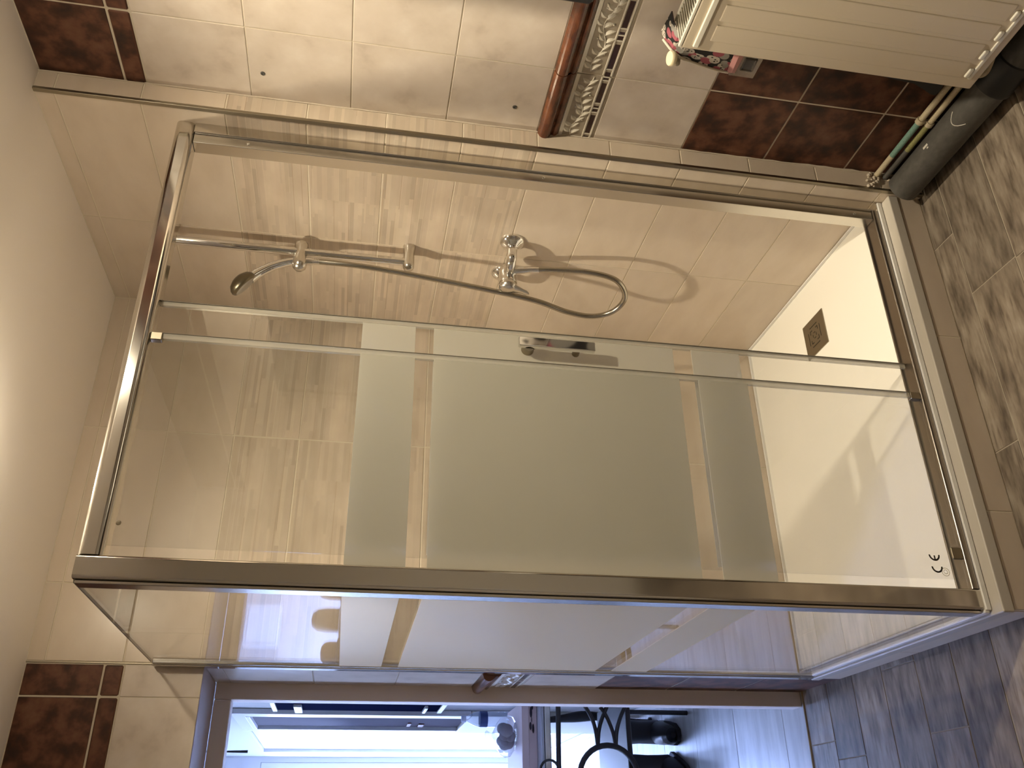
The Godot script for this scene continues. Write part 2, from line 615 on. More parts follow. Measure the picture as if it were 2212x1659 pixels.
# the rows of the older tiling, from the floor up: [lower, upper, what]
func old_rows() -> Array:
	return [[0.0, 0.227, "brown"], [0.227, 0.4625, "brown"], [0.4625, 0.697, "brown"], [0.697, 0.938, "cream"], [0.938, 1.033, "border"], [1.033, 1.087, "dado"],
		[1.087, 1.323, "cream"], [1.323, 1.561, "cream"], [1.561, 1.80, "cream"], [1.80, 2.043, "cream"], [2.043, 2.094, "strip"], [2.094, CEIL, "brown"]]

func old_column(w: Node3D, f: Transform3D, u0: float, u1: float, lowest: float, relief: bool) -> void:
	for r in old_rows():
		var lo: float = r[0]
		var hi: float = r[1]
		if hi <= lowest + 0.005: continue
		lo = maxf(lo, lowest)
		match r[2]:
			"brown": tile("tile", w, f, u0, u1, lo, hi, 0.008, pick(M.brown), 0.0022)
			"cream": tile("tile", w, f, u0, u1, lo, hi, 0.008, pick(M.cream), 0.0012)
			"strip": tile("strip_tile", w, f, u0, u1, lo, hi, 0.010, M.brown[0], 0.0022, 0.004)
			"dado": dado(w, f, u0 + 0.0013, u1 - 0.0013, lo + 0.001, hi - 0.001)
			"border": border(w, f, u0, u1, lo, hi, relief)

# moulded dado tile: a round nose above a shallow cove
func dado(w: Node3D, f: Transform3D, u0: float, u1: float, lo: float, hi: float) -> void:
	var g := Geo.new()
	g.off = Vector2(rng.randf() * 9, rng.randf() * 9)
	var h := hi - lo
	var prof := []
	for k in 15:
		var t := k / 14.0
		var d := 0.010
		if t > 0.34: d = 0.010 + 0.019 * sqrt(maxf(0.0, 1.0 - pow((t - 0.67) / 0.33, 2)))
		else: d = 0.010 + 0.006 * sin(t / 0.34 * PI)
		prof.append(Vector2(lo + h * t, d))
	prof.push_front(Vector2(lo, 0))
	prof.append(Vector2(hi, 0))
	for k in prof.size() - 1:
		var a: Vector2 = prof[k]
		var b: Vector2 = prof[k + 1]
		var nn := Vector3(0, -(b.y - a.y), b.x - a.x).normalized()
		g.quad(f * Vector3(u0, a.x, a.y), f * Vector3(u1, a.x, a.y), f * Vector3(u1, b.x, b.y), f * Vector3(u0, b.x, b.y), f.basis * nn, Vector2(u0, a.x), Vector2(u1, a.x), Vector2(u1, b.x), Vector2(u0, b.x))
	for e in [[u0, -1.0], [u1, 1.0]]:
		for k in range(1, prof.size() - 1):
			var ux: float = e[0]
			var nn: Vector3 = f.basis.x * float(e[1])
			g.tri(f * Vector3(ux, prof[0].x, 0), f * Vector3(ux, prof[k].x, prof[k].y), f * Vector3(ux, prof[k + 1].x, prof[k + 1].y), nn, nn, nn)
	part("dado_tile", g, M.copper, w)

# decorated border tile with a sprig of leaves and a dark inlay below it
func border(w: Node3D, f: Transform3D, u0: float, u1: float, lo: float, hi: float, relief: bool) -> void:
	var t := tile("border_tile", w, f, u0, u1, lo, hi, 0.008, M.taupe, 0.0012)
	var h := hi - lo
	var g := Geo.new()
	for y in [[0.885, 0.99], [0.300, 0.345], [0.085, 0.130]]:
		g.box(f, Vector3(u0 + 0.002, lo + h * y[0], 0.006), Vector3(u1 - 0.002, lo + h * y[1], 0.0098), 0.0008)
	part("rail", g, M.relief, t)
	var span := u1 - u0
	var full := maxf(span, 0.2)
	g = Geo.new()
	var d := Geo.new()
	var at := u0 + 0.003
	for piece in [[0.0, 0.055], [0.10, 0.40], [0.455, 0.50], [0.52, 0.55], [0.60, 0.90], [0.95, 1.0]]:
		var a: float = u0 + full * piece[0]
		var b: float = minf(u1 - 0.003, u0 + full * piece[1])
		if b - a < 0.006: continue
		d.box(f, Vector3(a, lo + h * 0.15, 0.006), Vector3(b, lo + h * 0.28, 0.0086), 0.0005)
		g.box(f, Vector3(a - 0.004, lo + h * 0.13, 0.006), Vector3(a - 0.0008, lo + h * 0.30, 0.0094), 0.0006)
	part("inlay", d, M.inlay, t)
	part("inlay_edge", g, M.relief, t)
	if not relief: return
	var mid := lo + h * 0.615
	var pts := []
	var n := 28
	for k in n:
		var u := u0 + 0.010 + (span - 0.016) * k / (n - 1.0)
		pts.append(f * Vector3(u, mid + sin((u - u0) / 0.115 * TAU) * h * 0.09, 0.0085))
	g = Geo.new()
	var rad := []
	for k in n: rad.append(0.0013)
	g.tube(pts, rad, 6)
	part("stem", g, M.relief, t)
	var step := 0.0205
	var count := int((span - 0.02) / step)
	for k in count:
		var u := u0 + 0.012 + k * step
		for s in [-1.0, 1.0]:
			var uu: float = u + (0.006 if s > 0 else 0.0)
			var v := mid + sin((uu - u0) / 0.115 * TAU) * h * 0.09
			g = Geo.new()
			g.leaf(f, Vector2(uu, v), s * rng.randf_range(0.70, 1.0), rng.randf_range(0.024, 0.029), 0.0150, 0.0079, 0.0040)
			part("leaf", g, M.relief, t)
		if k % 2 == 0:
			g = Geo.new()
			var s := 1.0 if k % 4 == 0 else -1.0
			g.ball(f * Vector3(u + 0.011, mid + s * h * 0.14, 0.009), 0.0024, 8)
			part("berry", g, M.relief, t)

func build_old_walls() -> void:
	var w := thing("wall_right", Vector3(0.12, 0, 1.3), "side wall in older cream and brown tiles with a leafy border, beside the radiator", "wall", "", "structure")
	part("backing", gbox(Vector3(XO + 0.0012, 0, 0.0), Vector3(0.22, CEIL, 2.66)), M.old_grout, w)
	var f := frame(Vector3(XO + 0.008, 0, 0), Vector3(0, 0, 1), Vector3(0, 1, 0), Vector3(-1, 0, 0))
	var edges := [0.046, 0.2555]
	for k in range(1, 11): edges.append(0.2555 + 0.237 * k)
	for k in edges.size() - 1:
		old_column(w, f, edges[k], minf(edges[k + 1], 2.648), 0.0, k < 3)
	# two plugged drill holes where a rail used to hang
	for p in [Vector2(0.127, 1.769), Vector2(0.123, 1.159)]:
		var g := Geo.new()
		g.lathe(f * Vector3(p.x, p.y, 0.0078), Vector3(-1, 0, 0), [Vector2(0.0058, 0), Vector2(0.0055, 0.0014), Vector2(0.0034, 0.0019), Vector2(0.0030, 0.0006), Vector2(0, 0.0004)], 14)
		part("wall_plug", g, tinted(M.pipe_grey, grey(1.0)), w)

	# masonry between bathroom and kitchen, over and beyond the doorway
	var b := thing("wall_doorway", Vector3(-1.9, 0, -0.96), "wall of older cream and brown tiles around the kitchen doorway", "wall", "", "structure")
	part("backing", gbox(Vector3(-2.73, 1.849, -1.085), Vector3(-1.1265, CEIL, ZB - 0.0012)), M.old_grout, b)
	part("backing", gbox(Vector3(-2.73, 0, -1.085), Vector3(-1.915, 1.849, ZB - 0.0012)), M.old_grout, b)
	var fb := frame(Vector3(0, 0, ZB - 0.008), Vector3(1, 0, 0), Vector3(0, 1, 0), Vector3(0, 0, 1))
	var x := -1.2155
	var cols := [[-1.2155, -1.1335]]
	while x > -2.70:
		cols.append([maxf(x - 0.237, -2.715), x])
		x -= 0.237
	for c in cols:
		var left: float = c[0]
		var right: float = c[1]
		if left < -1.907 and right > -1.907:
			old_column(b, fb, -1.907, right, 1.842, false)
			old_column(b, fb, left, -1.907, 0.0, false)
		else:
			old_column(b, fb, left, right, 1.842 if left > -1.91 else 0.0, false)
	# the tiled cheek of the doorway next to the shower
	part("backing", gbox(Vector3(-1.1338, 0, -1.0885), Vector3(-1.1265, 1.845, ZB - 0.0012)), M.old_grout, b)
	var fr := frame(Vector3(-1.127, 0, 0), Vector3(0, 0, 1), Vector3(0, 1, 0), Vector3(-1, 0, 0))
	old_column_in_reveal(b, fr)

func old_column_in_reveal(b: Node3D, fr: Transform3D) -> void:
	for r in old_rows():
		var lo: float = r[0]
		var hi: float = minf(r[1], 1.842)
		if hi - lo < 0.01: continue
		match r[2]:
			"brown": tile("tile", b, fr, -1.088, ZB, lo, hi, 0.008, M.brown[1], 0.002)
			"cream": tile("tile", b, fr, -1.088, ZB, lo, hi, 0.008, pick(M.cream), 0.0012)
			"dado": dado(b, fr, -1.088, ZB - 0.028, lo, hi)
			"border": border(b, fr, -1.088, ZB, lo, hi, true)
	var g := Geo.new()   # broken end of the dado, bare plaster showing
	g.off = Vector2(1, 1)
	g.slab(fr, PackedVector2Array([Vector2(ZB - 0.027, 1.034), Vector2(ZB, 1.036), Vector2(ZB, 1.083), Vector2(ZB - 0.020, 1.080), Vector2(ZB - 0.033, 1.062)]), 0.0, 0.009)
	part("broken_corner", g, M.plaster, b)

func build_floor() -> void:
	var fl := thing("floor", Vector3(-1.3, -0.05, 0.8), "bathroom floor of grey brown wood-look plank tiles", "floor", "", "structure")
	part("screed", gbox(Vector3(-2.73, -0.10, -1.075), Vector3(XO + 0.01, -0.0013, 2.66)), M.floor_grout, fl)
	var f := frame(Vector3(0, -0.008, 0), Vector3(1, 0, 0), Vector3(0, 0, 1), Vector3(0, 1, 0))
	# rows of planks: [near z, far z, x of one end]
	var zs := [-1.072, -0.921, -0.767, -0.612, -0.453, -0.300, -0.150, 0.013, 0.108, 0.266]
	for k in 16: zs.append(0.266 + 0.155 * (k + 1))
	var starts := [-1.30, -1.353, -1.72, -1.15, -1.33, -1.62, -1.13, -0.175, -0.365, 0.22]
	for k in zs.size() - 1:
		var z0: float = zs[k]
		var z1: float = minf(zs[k + 1], 2.648)
		if z1 - z0 < 0.03: continue
		var s: float = starts[k] if k < starts.size() else -0.175 - 0.193 * (k % 3)
		var x := s - 5 * 0.590
		while x < XO:
			var a := maxf(x, -2.72)
			var b := minf(x + 0.590, XO + 0.005)
			x += 0.590
			if z1 < 0.02: b = minf(b, -1.1285)
			if b - a < 0.012: continue
			tile("plank", fl, f, a, b, z0, z1, 0.008, pick(M.plank), 0.0014, 0.0008)
	# threshold bead of sealant where the kitchen floor begins
	var g := Geo.new()
	g.tube([Vector3(-1.91, -0.001, -1.078), Vector3(-1.5, 0, -1.079), Vector3(-1.13, -0.001, -1.078)], [0.004, 0.0045, 0.004], 8)
	part("threshold_bead", g, plain(lin(0.42, 0.33, 0.20), 0.9), fl)

func build_doorway() -> void:
	var d := thing("door_1", Vector3(-1.52, 0, -1.1), "taupe painted wooden frame of the open doorway into the kitchen", "door frame", "", "structure")
	part("jamb", gbox(Vector3(-1.181, 0.0, -1.150), Vector3(-1.127, 1.842, -1.090), 0.003), M.frame_paint, d)
	part("jamb", gbox(Vector3(-1.915, 0.0, -1.150), Vector3(-1.861, 1.842, -1.090), 0.003), M.frame_paint, d)
	part("head", gbox(Vector3(-1.861, 1.793, -1.150), Vector3(-1.181, 1.842, -1.090), 0.003), M.frame_paint, d)
	part("lining", gbox(Vector3(-1.905, 1.8425, -1.090), Vector3(-1.135, 1.8495, ZB - 0.001), 0.001), M.lining, d)
	part("lining", gbox(Vector3(-1.915, 0.0, -1.090), Vector3(-1.9075, 1.842, ZB - 0.001), 0.001), M.frame_paint, d)

func build_plinth_and_tray() -> void:
	var w := thing("trim_1", Vector3(-0.56, 0, -0.4), "beige tiled plinth carrying the white shower tray above the floor", "plinth", "", "structure")
	part("core", gbox(Vector3(-1.1352, 0.0, ZB + 0.001), Vector3(-0.002, 0.069, 0.0302)), M.grout, w)
	var f := frame(Vector3(0, 0, 0.0235), Vector3(1, 0, 0), Vector3(0, 1, 0), Vector3(0, 0, 1))
	for c in [[-0.4480, -0.0015], [-0.9120, -0.4480], [-1.1360, -0.9120]]:
		tile("tile", w, f, c[0], c[1], 0.001, 0.0695, 0.008, M.tile_plain[2])
	var fs := frame(Vector3(-1.1285, 0, 0), Vector3(0, 0, 1), Vector3(0, 1, 0), Vector3(-1, 0, 0))
	for c in [[ZB + 0.001, -0.42], [-0.42, 0.0235]]:
		tile("tile", w, fs, c[0], c[1], 0.001, 0.0695, 0.008, M.tile_plain[1])

	var t := thing("shower_tray", Vector3(-0.565, 0.07, -0.4), "glossy white rectangular shower tray with a square metal drain", "shower tray")
	part("basin", gbox(Vector3(-1.142, 0.0705, ZB + 0.001), Vector3(-0.001, 0.1000, 0.036), 0.004), M.skirt, t)
	part("deck", gbox(Vector3(-1.1115, 0.0995, ZB + 0.0015), Vector3(-0.0015, 0.122, -0.0495), 0.004), M.acrylic, t)
	var g := Geo.new()   # upstand against the two tiled walls
	g.box(I, Vector3(-1.11, 0.121, ZB + 0.001), Vector3(-0.001, 0.131, ZB + 0.007), 0.002)
	g.box(I, Vector3(-0.007, 0.121, ZB + 0.001), Vector3(-0.001, 0.131, -0.07), 0.002)
	part("sealant", g, M.white_plastic, t)
	var dc := part("drain_cover", gbox(Vector3(-0.250, 0.1205, -0.462), Vector3(-0.131, 0.1250, -0.340), 0.001), M.satin, t)
	g = Geo.new()
	var c := Vector3(-0.1905, 0.1245, -0.401)
	for q in 4:
		var rot := Transform3D(Basis(Vector3.UP, q * PI / 2), c)
		g.box(rot, Vector3(-0.022, 0, -0.0345), Vector3(0.022, 0.0008, -0.0318))
		g.box(rot, Vector3(-0.022, 0, -0.0225), Vector3(-0.010, 0.0008, -0.0198))
		g.box(rot, Vector3(-0.0225, 0, -0.0222), Vector3(-0.0198, 0.0008, -0.010))
		g.box(rot, Vector3(-0.005, 0, -0.0105), Vector3(0.005, 0.0008, -0.0080))
	part("slots", g, M.dark_hole, dc)

# ---------------------------------------------------------------- enclosure
func rounded_bar(along: int, lo: Vector3, hi: Vector3, r: float) -> Geo:
	# bar along x (0) or y (1) whose front edges are rounded
	var a := Vector2(lo.y, lo.z) if along == 0 else Vector2(lo.x, lo.z)
	var b := Vector2(hi.y, hi.z) if along == 0 else Vector2(hi.x, hi.z)
	var pts := []
	for q in [[Vector2(b.x - r, b.y - r), 0.0], [Vector2(a.x + r, b.y - r), PI / 2], [Vector2(a.x + r * 0.4, a.y + r * 0.4), PI], [Vector2(b.x - r * 0.4, a.y + r * 0.4), 1.5 * PI]]:
		var rr: float = r if q[1] < PI - 0.01 else r * 0.4
		for k in 7:
			var t: float = q[1] + PI / 2 * k / 6.0
			pts.append([q[0] + Vector2(cos(t), sin(t)) * rr, Vector2(cos(t), sin(t))])
	var g := Geo.new()
	var l0 := lo.x if along == 0 else lo.y
	var l1 := hi.x if along == 0 else hi.y
	var put := func(p: Vector2, l: float) -> Vector3: return Vector3(l, p.x, p.y) if along == 0 else Vector3(p.x, l, p.y)
	for k in pts.size():
		var p: Array = pts[k]
		var q: Array = pts[(k + 1) % pts.size()]
		var np: Vector3 = put.call(p[1], 0.0)
		var nq: Vector3 = put.call(q[1], 0.0)
		g.tri(put.call(p[0], l0), put.call(q[0], l0), put.call(q[0], l1), np, nq, nq)
		g.tri(put.call(p[0], l0), put.call(q[0], l1), put.call(p[0], l1), np, nq, np)
	var mid := (a + b) / 2
	for e in [[l0, -1.0], [l1, 1.0]]:
		var ne := Vector3.ZERO
		ne[along] = e[1]
		for k in pts.size():
			g.tri(put.call(mid, e[0]), put.call(pts[k][0], e[0]), put.call(pts[(k + 1) % pts.size()][0], e[0]), ne, ne, ne)
	return g

func build_enclosure() -> void:
	var e := thing("shower_enclosure", Vector3(-0.565, 0.1, -0.2), "corner shower enclosure with chrome frame, sliding front door and frosted bands across clear glass", "shower enclosure")
	var z0 := -0.048
	part("top_rail", rounded_bar(0, Vector3(-1.083, 1.929, z0), Vector3(-0.0, 1.975, 0.0), 0.014), M.chrome, e)
	part("bottom_rail", rounded_bar(0, Vector3(-1.083, 0.113, z0), Vector3(-0.03, 0.131, 0.0), 0.006), M.rail_dark, e)
	part("bottom_gasket", gbox(Vector3(-1.13, 0.1005, -0.010), Vector3(-0.002, 0.1135, 0.004), 0.002), M.white_plastic, e)
	part("track_lip", gbox(Vector3(-1.083, 0.130, -0.047), Vector3(-0.055, 0.136, -0.042), 0.001), M.rail_dark, e)
	part("corner_post", rounded_bar(1, Vector3(-1.1275, 0.113, z0), Vector3(-1.083, 1.974, 0.0), 0.006), M.chrome, e)
	# profile on the tiled wall: a mirror-bright front and a matt channel set back beside it
	var prof := part("wall_profile", gbox(Vector3(-0.030, 0.113, -0.046), Vector3(-0.0005, 1.930, 0.0), 0.0015), M.chrome, e)
	part("channel", gbox(Vector3(-0.058, 0.131, -0.044), Vector3(-0.030, 1.929, -0.006), 0.0015), M.chrome_soft, prof)
	var g := Geo.new()
	for y in [1.06, 0.185, 1.80]:
		g = Geo.new()
		g.lathe(Vector3(-0.044, y, -0.0065), Vector3(0, 0, 1), [Vector2(0.0042, 0), Vector2(0.0038, 0.0016), Vector2(0.0014, 0.0020), Vector2(0, 0.0006)], 12)
		part("screw", g, M.bright_chrome, prof)
	# fixed pane of the front
	var y0 := 0.1315
	var y1 := 1.945
	var fp := part("fixed_panel", gbox(Vector3(-1.09, y0, -0.015), Vector3(-0.596, y1, -0.009)), M.glass, e)
	bands(fp, Vector3(-1.083, 0, -0.0088), Vector3(-0.606, 0, -0.0078), [[1.370, 1.490], [0.753, 1.328], [0.583, 0.706]])
	part("edge_seal", gbox(Vector3(-0.610, 0.132, -0.017), Vector3(-0.5955, 1.93, -0.0075), 0.002), M.seal, fp)
	part("edge_line", gbox(Vector3(-0.5962, 0.132, -0.0165), Vector3(-0.5945, 1.93, -0.007), 0.001), M.seal_dark, fp)
	part("guide", gbox(Vector3(-0.615, 0.131, -0.020), Vector3(-0.596, 0.158, -0.003), 0.002), M.satin, fp)
	part("guide", gbox(Vector3(-0.615, 1.905, -0.020), Vector3(-0.596, 1.929, -0.003), 0.002), M.satin, fp)
	var clip := part("clip", gbox(Vector3(-1.017, 0.1312, -0.0088), Vector3(-0.990, 0.158, -0.002), 0.002), M.satin, fp)
	g = Geo.new()
	g.lathe(Vector3(-1.002, 0.163, 0.0005), Vector3(0, 0, 1), [Vector2(0.004, 0), Vector2(0.003, 0.002), Vector2(0, 0.0022)], 12)
	clip.set_meta("label", "small dark glass clip near the corner")
	mark_ce(fp)
	g = Geo.new()
	g.lathe(Vector3(-1.018, 1.915, -0.0088), Vector3(0, 0, 1), [Vector2(0.005, 0), Vector2(0.004, 0.002), Vector2(0, 0.0022)], 12)
	part("stop", g, M.satin, fp)
	# the sliding door, pushed open behind the fixed pane
	var sd := part("sliding_door", gbox(Vector3(-1.055, y0 + 0.004, -0.0355), Vector3(-0.502, y1, -0.0295)), M.glass, e)
	bands(sd, Vector3(-1.05, 0, -0.0293), Vector3(-0.515, 0, -0.0283), [[1.370, 1.490], [0.753, 1.328], [0.583, 0.706]])
	part("edge_seal", gbox(Vector3(-0.515, 0.132, -0.0375), Vector3(-0.502, 1.93, -0.0275), 0.003), M.seal, sd)
	part("edge_line", gbox(Vector3(-0.5035, 0.132, -0.0375), Vector3(-0.5010, 1.93, -0.0265), 0.0015), M.seal_dark, sd)
	part("handle", gbox(Vector3(-0.5640, 0.957, -0.002), Vector3(-0.5400, 1.137, 0.012), 0.002), M.bright_chrome, sd)
	g = Geo.new()
	g.lathe(Vector3(-0.552, 1.110, -0.0283), Vector3(0, 0, 1), [Vector2(0.015, 0), Vector2(0.013, 0.014), Vector2(0.017, 0.027)], 20)
	part("handle_post", g, M.satin, sd)
	g = Geo.new()
	g.lathe(Vector3(-0.552, 0.995, -0.0283), Vector3(0, 0, 1), [Vector2(0.009, 0), Vector2(0.0078, 0.014), Vector2(0.010, 0.027)], 20)
	part("handle_post", g, M.satin, sd)
	# side panel from the corner post to the rear wall
	var sp := part("side_panel", gbox(Vector3(-1.133, 0.112, ZB + 0.012), Vector3(-1.127, SHELF_TOP, -0.014)), M.glass, e)
	bands(sp, Vector3(-1.1342, 0, ZB + 0.042), Vector3(-1.1332, 0, -0.048), [[1.377, 1.489], [0.777, 1.332], [0.626, 0.730]])
	part("top_edge", gbox(Vector3(-1.1332, SHELF_TOP - 0.001, ZB + 0.04), Vector3(-1.1268, SHELF_TOP + 0.0012, -0.014)), M.seal_dark, sp)
	part("bottom_seal", gbox(Vector3(-1.1360, 0.1008, ZB + 0.004), Vector3(-1.1240, 0.1150, -0.002), 0.003), M.white_plastic, sp)
	part("bottom_lip", gbox(Vector3(-1.1175, 0.1180, ZB + 0.004), Vector3(-1.1125, 0.1255, -0.05), 0.002), M.white_plastic, sp)
	var wp := part("wall_profile", gbox(Vector3(-1.1405, 0.1005, ZB + 0.001), Vector3(-1.1195, SHELF_TOP, ZB + 0.030), 0.003), M.chrome, e)
	part("channel", gbox(Vector3(-1.1370, 0.1015, ZB + 0.030), Vector3(-1.1230, SHELF_TOP - 0.002, ZB + 0.043), 0.003), M.chrome_soft, wp)
	part("post_clamp", gbox(Vector3(-1.1345, 0.113, -0.047), Vector3(-1.1277, SHELF_TOP, -0.012), 0.002), M.chrome_soft, e)

func bands(pane: Node3D, lo: Vector3, hi: Vector3, spans: Array) -> void:
	for s in spans:
		part("frosted_band", gbox(Vector3(lo.x, s[0], lo.z), Vector3(hi.x, s[1], hi.z)), M.frost, pane)

# the two printed letters and the faint round stamp at the foot of the fixed pane
func mark_ce(pane: Node3D) -> void:
	var z := -0.0086
	var g := Geo.new()
	for l in [[-1.039, false], [-1.012, true]]:
		var cx: float = l[0]
		for k in 14:
			var a0 := PI * 0.5 + PI * k / 14.0 - 0.05
			var a1 := PI * 0.5 + PI * (k + 1) / 14.0 + 0.05
			var q := []
			for a in [[a0, 0.0098], [a1, 0.0098], [a1, 0.0137], [a0, 0.0137]]:
				q.append(Vector3(cx + 0.004 + cos(a[0]) * a[1], 0.1995 + sin(a[0]) * a[1], z))
			g.quad(q[0], q[1], q[2], q[3], Vector3(0, 0, 1))
		if l[1]:
			g.quad(Vector3(cx - 0.008, 0.1977, z), Vector3(cx + 0.003, 0.1977, z), Vector3(cx + 0.003, 0.2013, z), Vector3(cx - 0.008, 0.2013, z), Vector3(0, 0, 1))
	part("printed_mark", g, plain(lin(0.03, 0.022, 0.018), 0.6), pane)
	g = Geo.new()
	for r in [0.0085, 0.0040]:
		for k in 20:
			var a0 := TAU * k / 20.0
			var a1 := TAU * (k + 1) / 20.0
			g.quad(Vector3(-1.046 + cos(a0) * r, 0.181 + sin(a0) * r, z), Vector3(-1.046 + cos(a1) * r, 0.181 + sin(a1) * r, z), Vector3(-1.046 + cos(a1) * (r + 0.001), 0.181 + sin(a1) * (r + 0.001), z), Vector3(-1.046 + cos(a0) * (r + 0.001), 0.181 + sin(a0) * (r + 0.001), z), Vector3(0, 0, 1))
	part("printed_stamp", g, plain(lin(0.42, 0.36, 0.27), 0.6), pane)

# ---------------------------------------------------------------- shower fittings and lamp
func build_fixtures() -> void:
	# two flush lamps on the ceiling, both just outside the picture
	ceiling_lamp(Vector3(-0.83, CEIL, -0.10), LAMP_S, LAMP_GLOW, "round flush ceiling lamp with warm opal disc above the shower's corner post")
	ceiling_lamp(Vector3(-0.29, CEIL, 0.78), LAMP_B, LAMP_B * 0.05, "round flush ceiling lamp with warm opal disc near the radiator wall")

	# dark mirror cabinet: only its lower corner reaches into the picture
	var cab := thing("mirror_cabinet", Vector3(-0.02, 1.08, 0.9), "dark mirror cabinet, only its rounded lower corner showing above the copper dado", "cabinet")
	part("body", gbox(Vector3(-0.075, 1.078, CAB_Z), Vector3(XO - 0.0012, 1.80, 1.25), 0.008), M.black, cab)
	part("mirror", gbox(Vector3(-0.079, 1.10, CAB_Z + 0.04), Vector3(-0.0752, 1.76, 1.21), 0.001), plain(lin(0.8, 0.8, 0.8), 0.02, 1.0), cab)
	var stand_cab := thing("stand_in_cabinet", Vector3(-0.2, 0, 1.35), "dark brown vanity cabinet added unseen beyond the radiator to darken the handle reflection", "cabinet")  # added out of view so the door handle mirrors something dark
	part("body", gbox(Vector3(-0.40, 0.0, 1.06), Vector3(-0.03, 0.84, 1.72), 0.006), M.stand_in, stand_cab)
	part("door", gbox(Vector3(-0.418, 0.04, 1.07), Vector3(-0.4005, 0.82, 1.385), 0.004), M.stand_in, stand_cab)
	part("door", gbox(Vector3(-0.418, 0.04, 1.395), Vector3(-0.4005, 0.82, 1.71), 0.004), M.stand_in, stand_cab)
	part("top", gbox(Vector3(-0.43, 0.841, 1.05), Vector3(-0.03, 0.865, 1.73), 0.006), M.white_plastic, stand_cab)
	var g: Geo

	# riser rail
	var zr := -0.415
	var r := thing("riser_rail", Vector3(0, 1.7, zr), "polished chrome vertical shower rail with sliding holder on the beige tiles", "shower rail")
	g = Geo.new()
	g.tube([Vector3(-0.055, 1.375, zr), Vector3(-0.055, 1.7, zr), Vector3(-0.055, 2.055, zr)], [0.0125, 0.0125, 0.0125], 24)
	part("rail", g, M.bright_chrome, r)
	for y in [1.378, 2.045]:
		g = Geo.new()
		g.lathe(Vector3(-0.0004, y, zr), Vector3(-1, 0, 0), [Vector2(0, 0), Vector2(0.019, 0), Vector2(0.019, 0.004), Vector2(0.0170, 0.010), Vector2(0.0155, 0.030), Vector2(0.0170, 0.058), Vector2(0.0165, 0.072), Vector2(0.0125, 0.080), Vector2(0.006, 0.084), Vector2(0, 0.085)], 24)
		part("bracket", g, M.chrome_soft, r)
	g = Geo.new()
	g.lathe(Vector3(-0.036, 1.686, zr), Vector3(-1, 0, 0), [Vector2(0, -0.018), Vector2(0.011, -0.016), Vector2(0.0190, -0.008), Vector2(0.0205, 0.002), Vector2(0.0165, 0.018), Vector2(0.0165, 0.032), Vector2(0.0205, 0.046), Vector2(0.0210, 0.060), Vector2(0.0185, 0.073), Vector2(0.011, 0.081), Vector2(0, 0.083)], 24)
	part("slider", g, M.chrome_soft, r)

	var h := thing("hand_shower", Vector3(-0.09, 1.69, zr), "chrome hand shower resting in the sliding holder of the riser rail", "hand shower")
	g = Geo.new()
	var path := smooth_path([Vector3(-0.086, 1.650, -0.412), Vector3(-0.086, 1.690, -0.416), Vector3(-0.094, 1.725, -0.419), Vector3(-0.112, 1.762, -0.42), Vector3(-0.138, 1.795, -0.42), Vector3(-0.160, 1.815, -0.42)], 5)
	var rad := []
	for k in path.size(): rad.append(lerpf(0.0105, 0.0150, float(k) / path.size()))
	g.tube(path, rad, 18)
	part("grip", g, M.bright_chrome, h)
	var face := Vector3(-0.58, -0.74, -0.28).normalized()
	var hc := Vector3(-0.176, 1.834, -0.42)
	g = Geo.new()
	g.lathe(hc - face * 0.006, face, [Vector2(0, -0.016), Vector2(0.018, -0.014), Vector2(0.032, -0.007), Vector2(0.040, 0.003), Vector2(0.042, 0.012), Vector2(0.039, 0.017), Vector2(0.034, 0.019)], 32)
	var hd := part("head", g, M.dark_satin, h)
	g = Geo.new()
	g.lathe(hc - face * 0.006, face, [Vector2(0.0345, 0.0185), Vector2(0.030, 0.0205), Vector2(0.018, 0.0215), Vector2(0, 0.022)], 28)
	part("spray_plate", g, plain(lin(0.42, 0.40, 0.36), 0.3), hd)

	# hose, corrugated metal
	var pts := [Vector3(-0.086, 1.652, -0.412), Vector3(-0.088, 1.625, -0.407), Vector3(-0.100, 1.487, -0.396), Vector3(-0.120, 1.217, -0.410), Vector3(-0.130, 1.004, -0.441), Vector3(-0.135, 0.888, -0.481), Vector3(-0.135, 0.805, -0.492), Vector3(-0.130, 0.747, -0.461), Vector3(-0.115, 0.727, -0.403), Vector3(-0.095, 0.767, -0.351), Vector3(-0.085, 0.857, -0.337), Vector3(-0.078, 0.965, -0.352), Vector3(-0.0765, 1.026, -0.365)]
	var even := even_path(smooth_path(pts, 14), 0.0022)
	rad = []
	for k in even.size(): rad.append(0.0088 if k % 2 == 0 else 0.0074)
	g = Geo.new()
	g.tube(even, rad, 10)
	var hose := thing("shower_hose", Vector3(-0.1, 1.0, -0.42), "corrugated chrome hose looping from the hand shower down to the mixer", "hose")
	part("hose", g, plain(lin(0.42, 0.39, 0.33), 0.2, 1.0), hose)
	g = Geo.new()
	g.tube([Vector3(-0.0775, 1.000, -0.359), Vector3(-0.0762, 1.028, -0.3655)], [0.0098, 0.0098], 14)
	part("collar", g, M.bright_chrome, hose)
	g = Geo.new()
	g.tube([Vector3(-0.086, 1.665, -0.413), Vector3(-0.088, 1.630, -0.408)], [0.0095, 0.0085], 14)
	part("collar", g, M.bright_chrome, hose)

	# mixer
	var m := thing("shower_mixer", Vector3(0, 1.085, -0.415), "chrome single-lever shower mixer on two wall flanges below the rail", "tap")
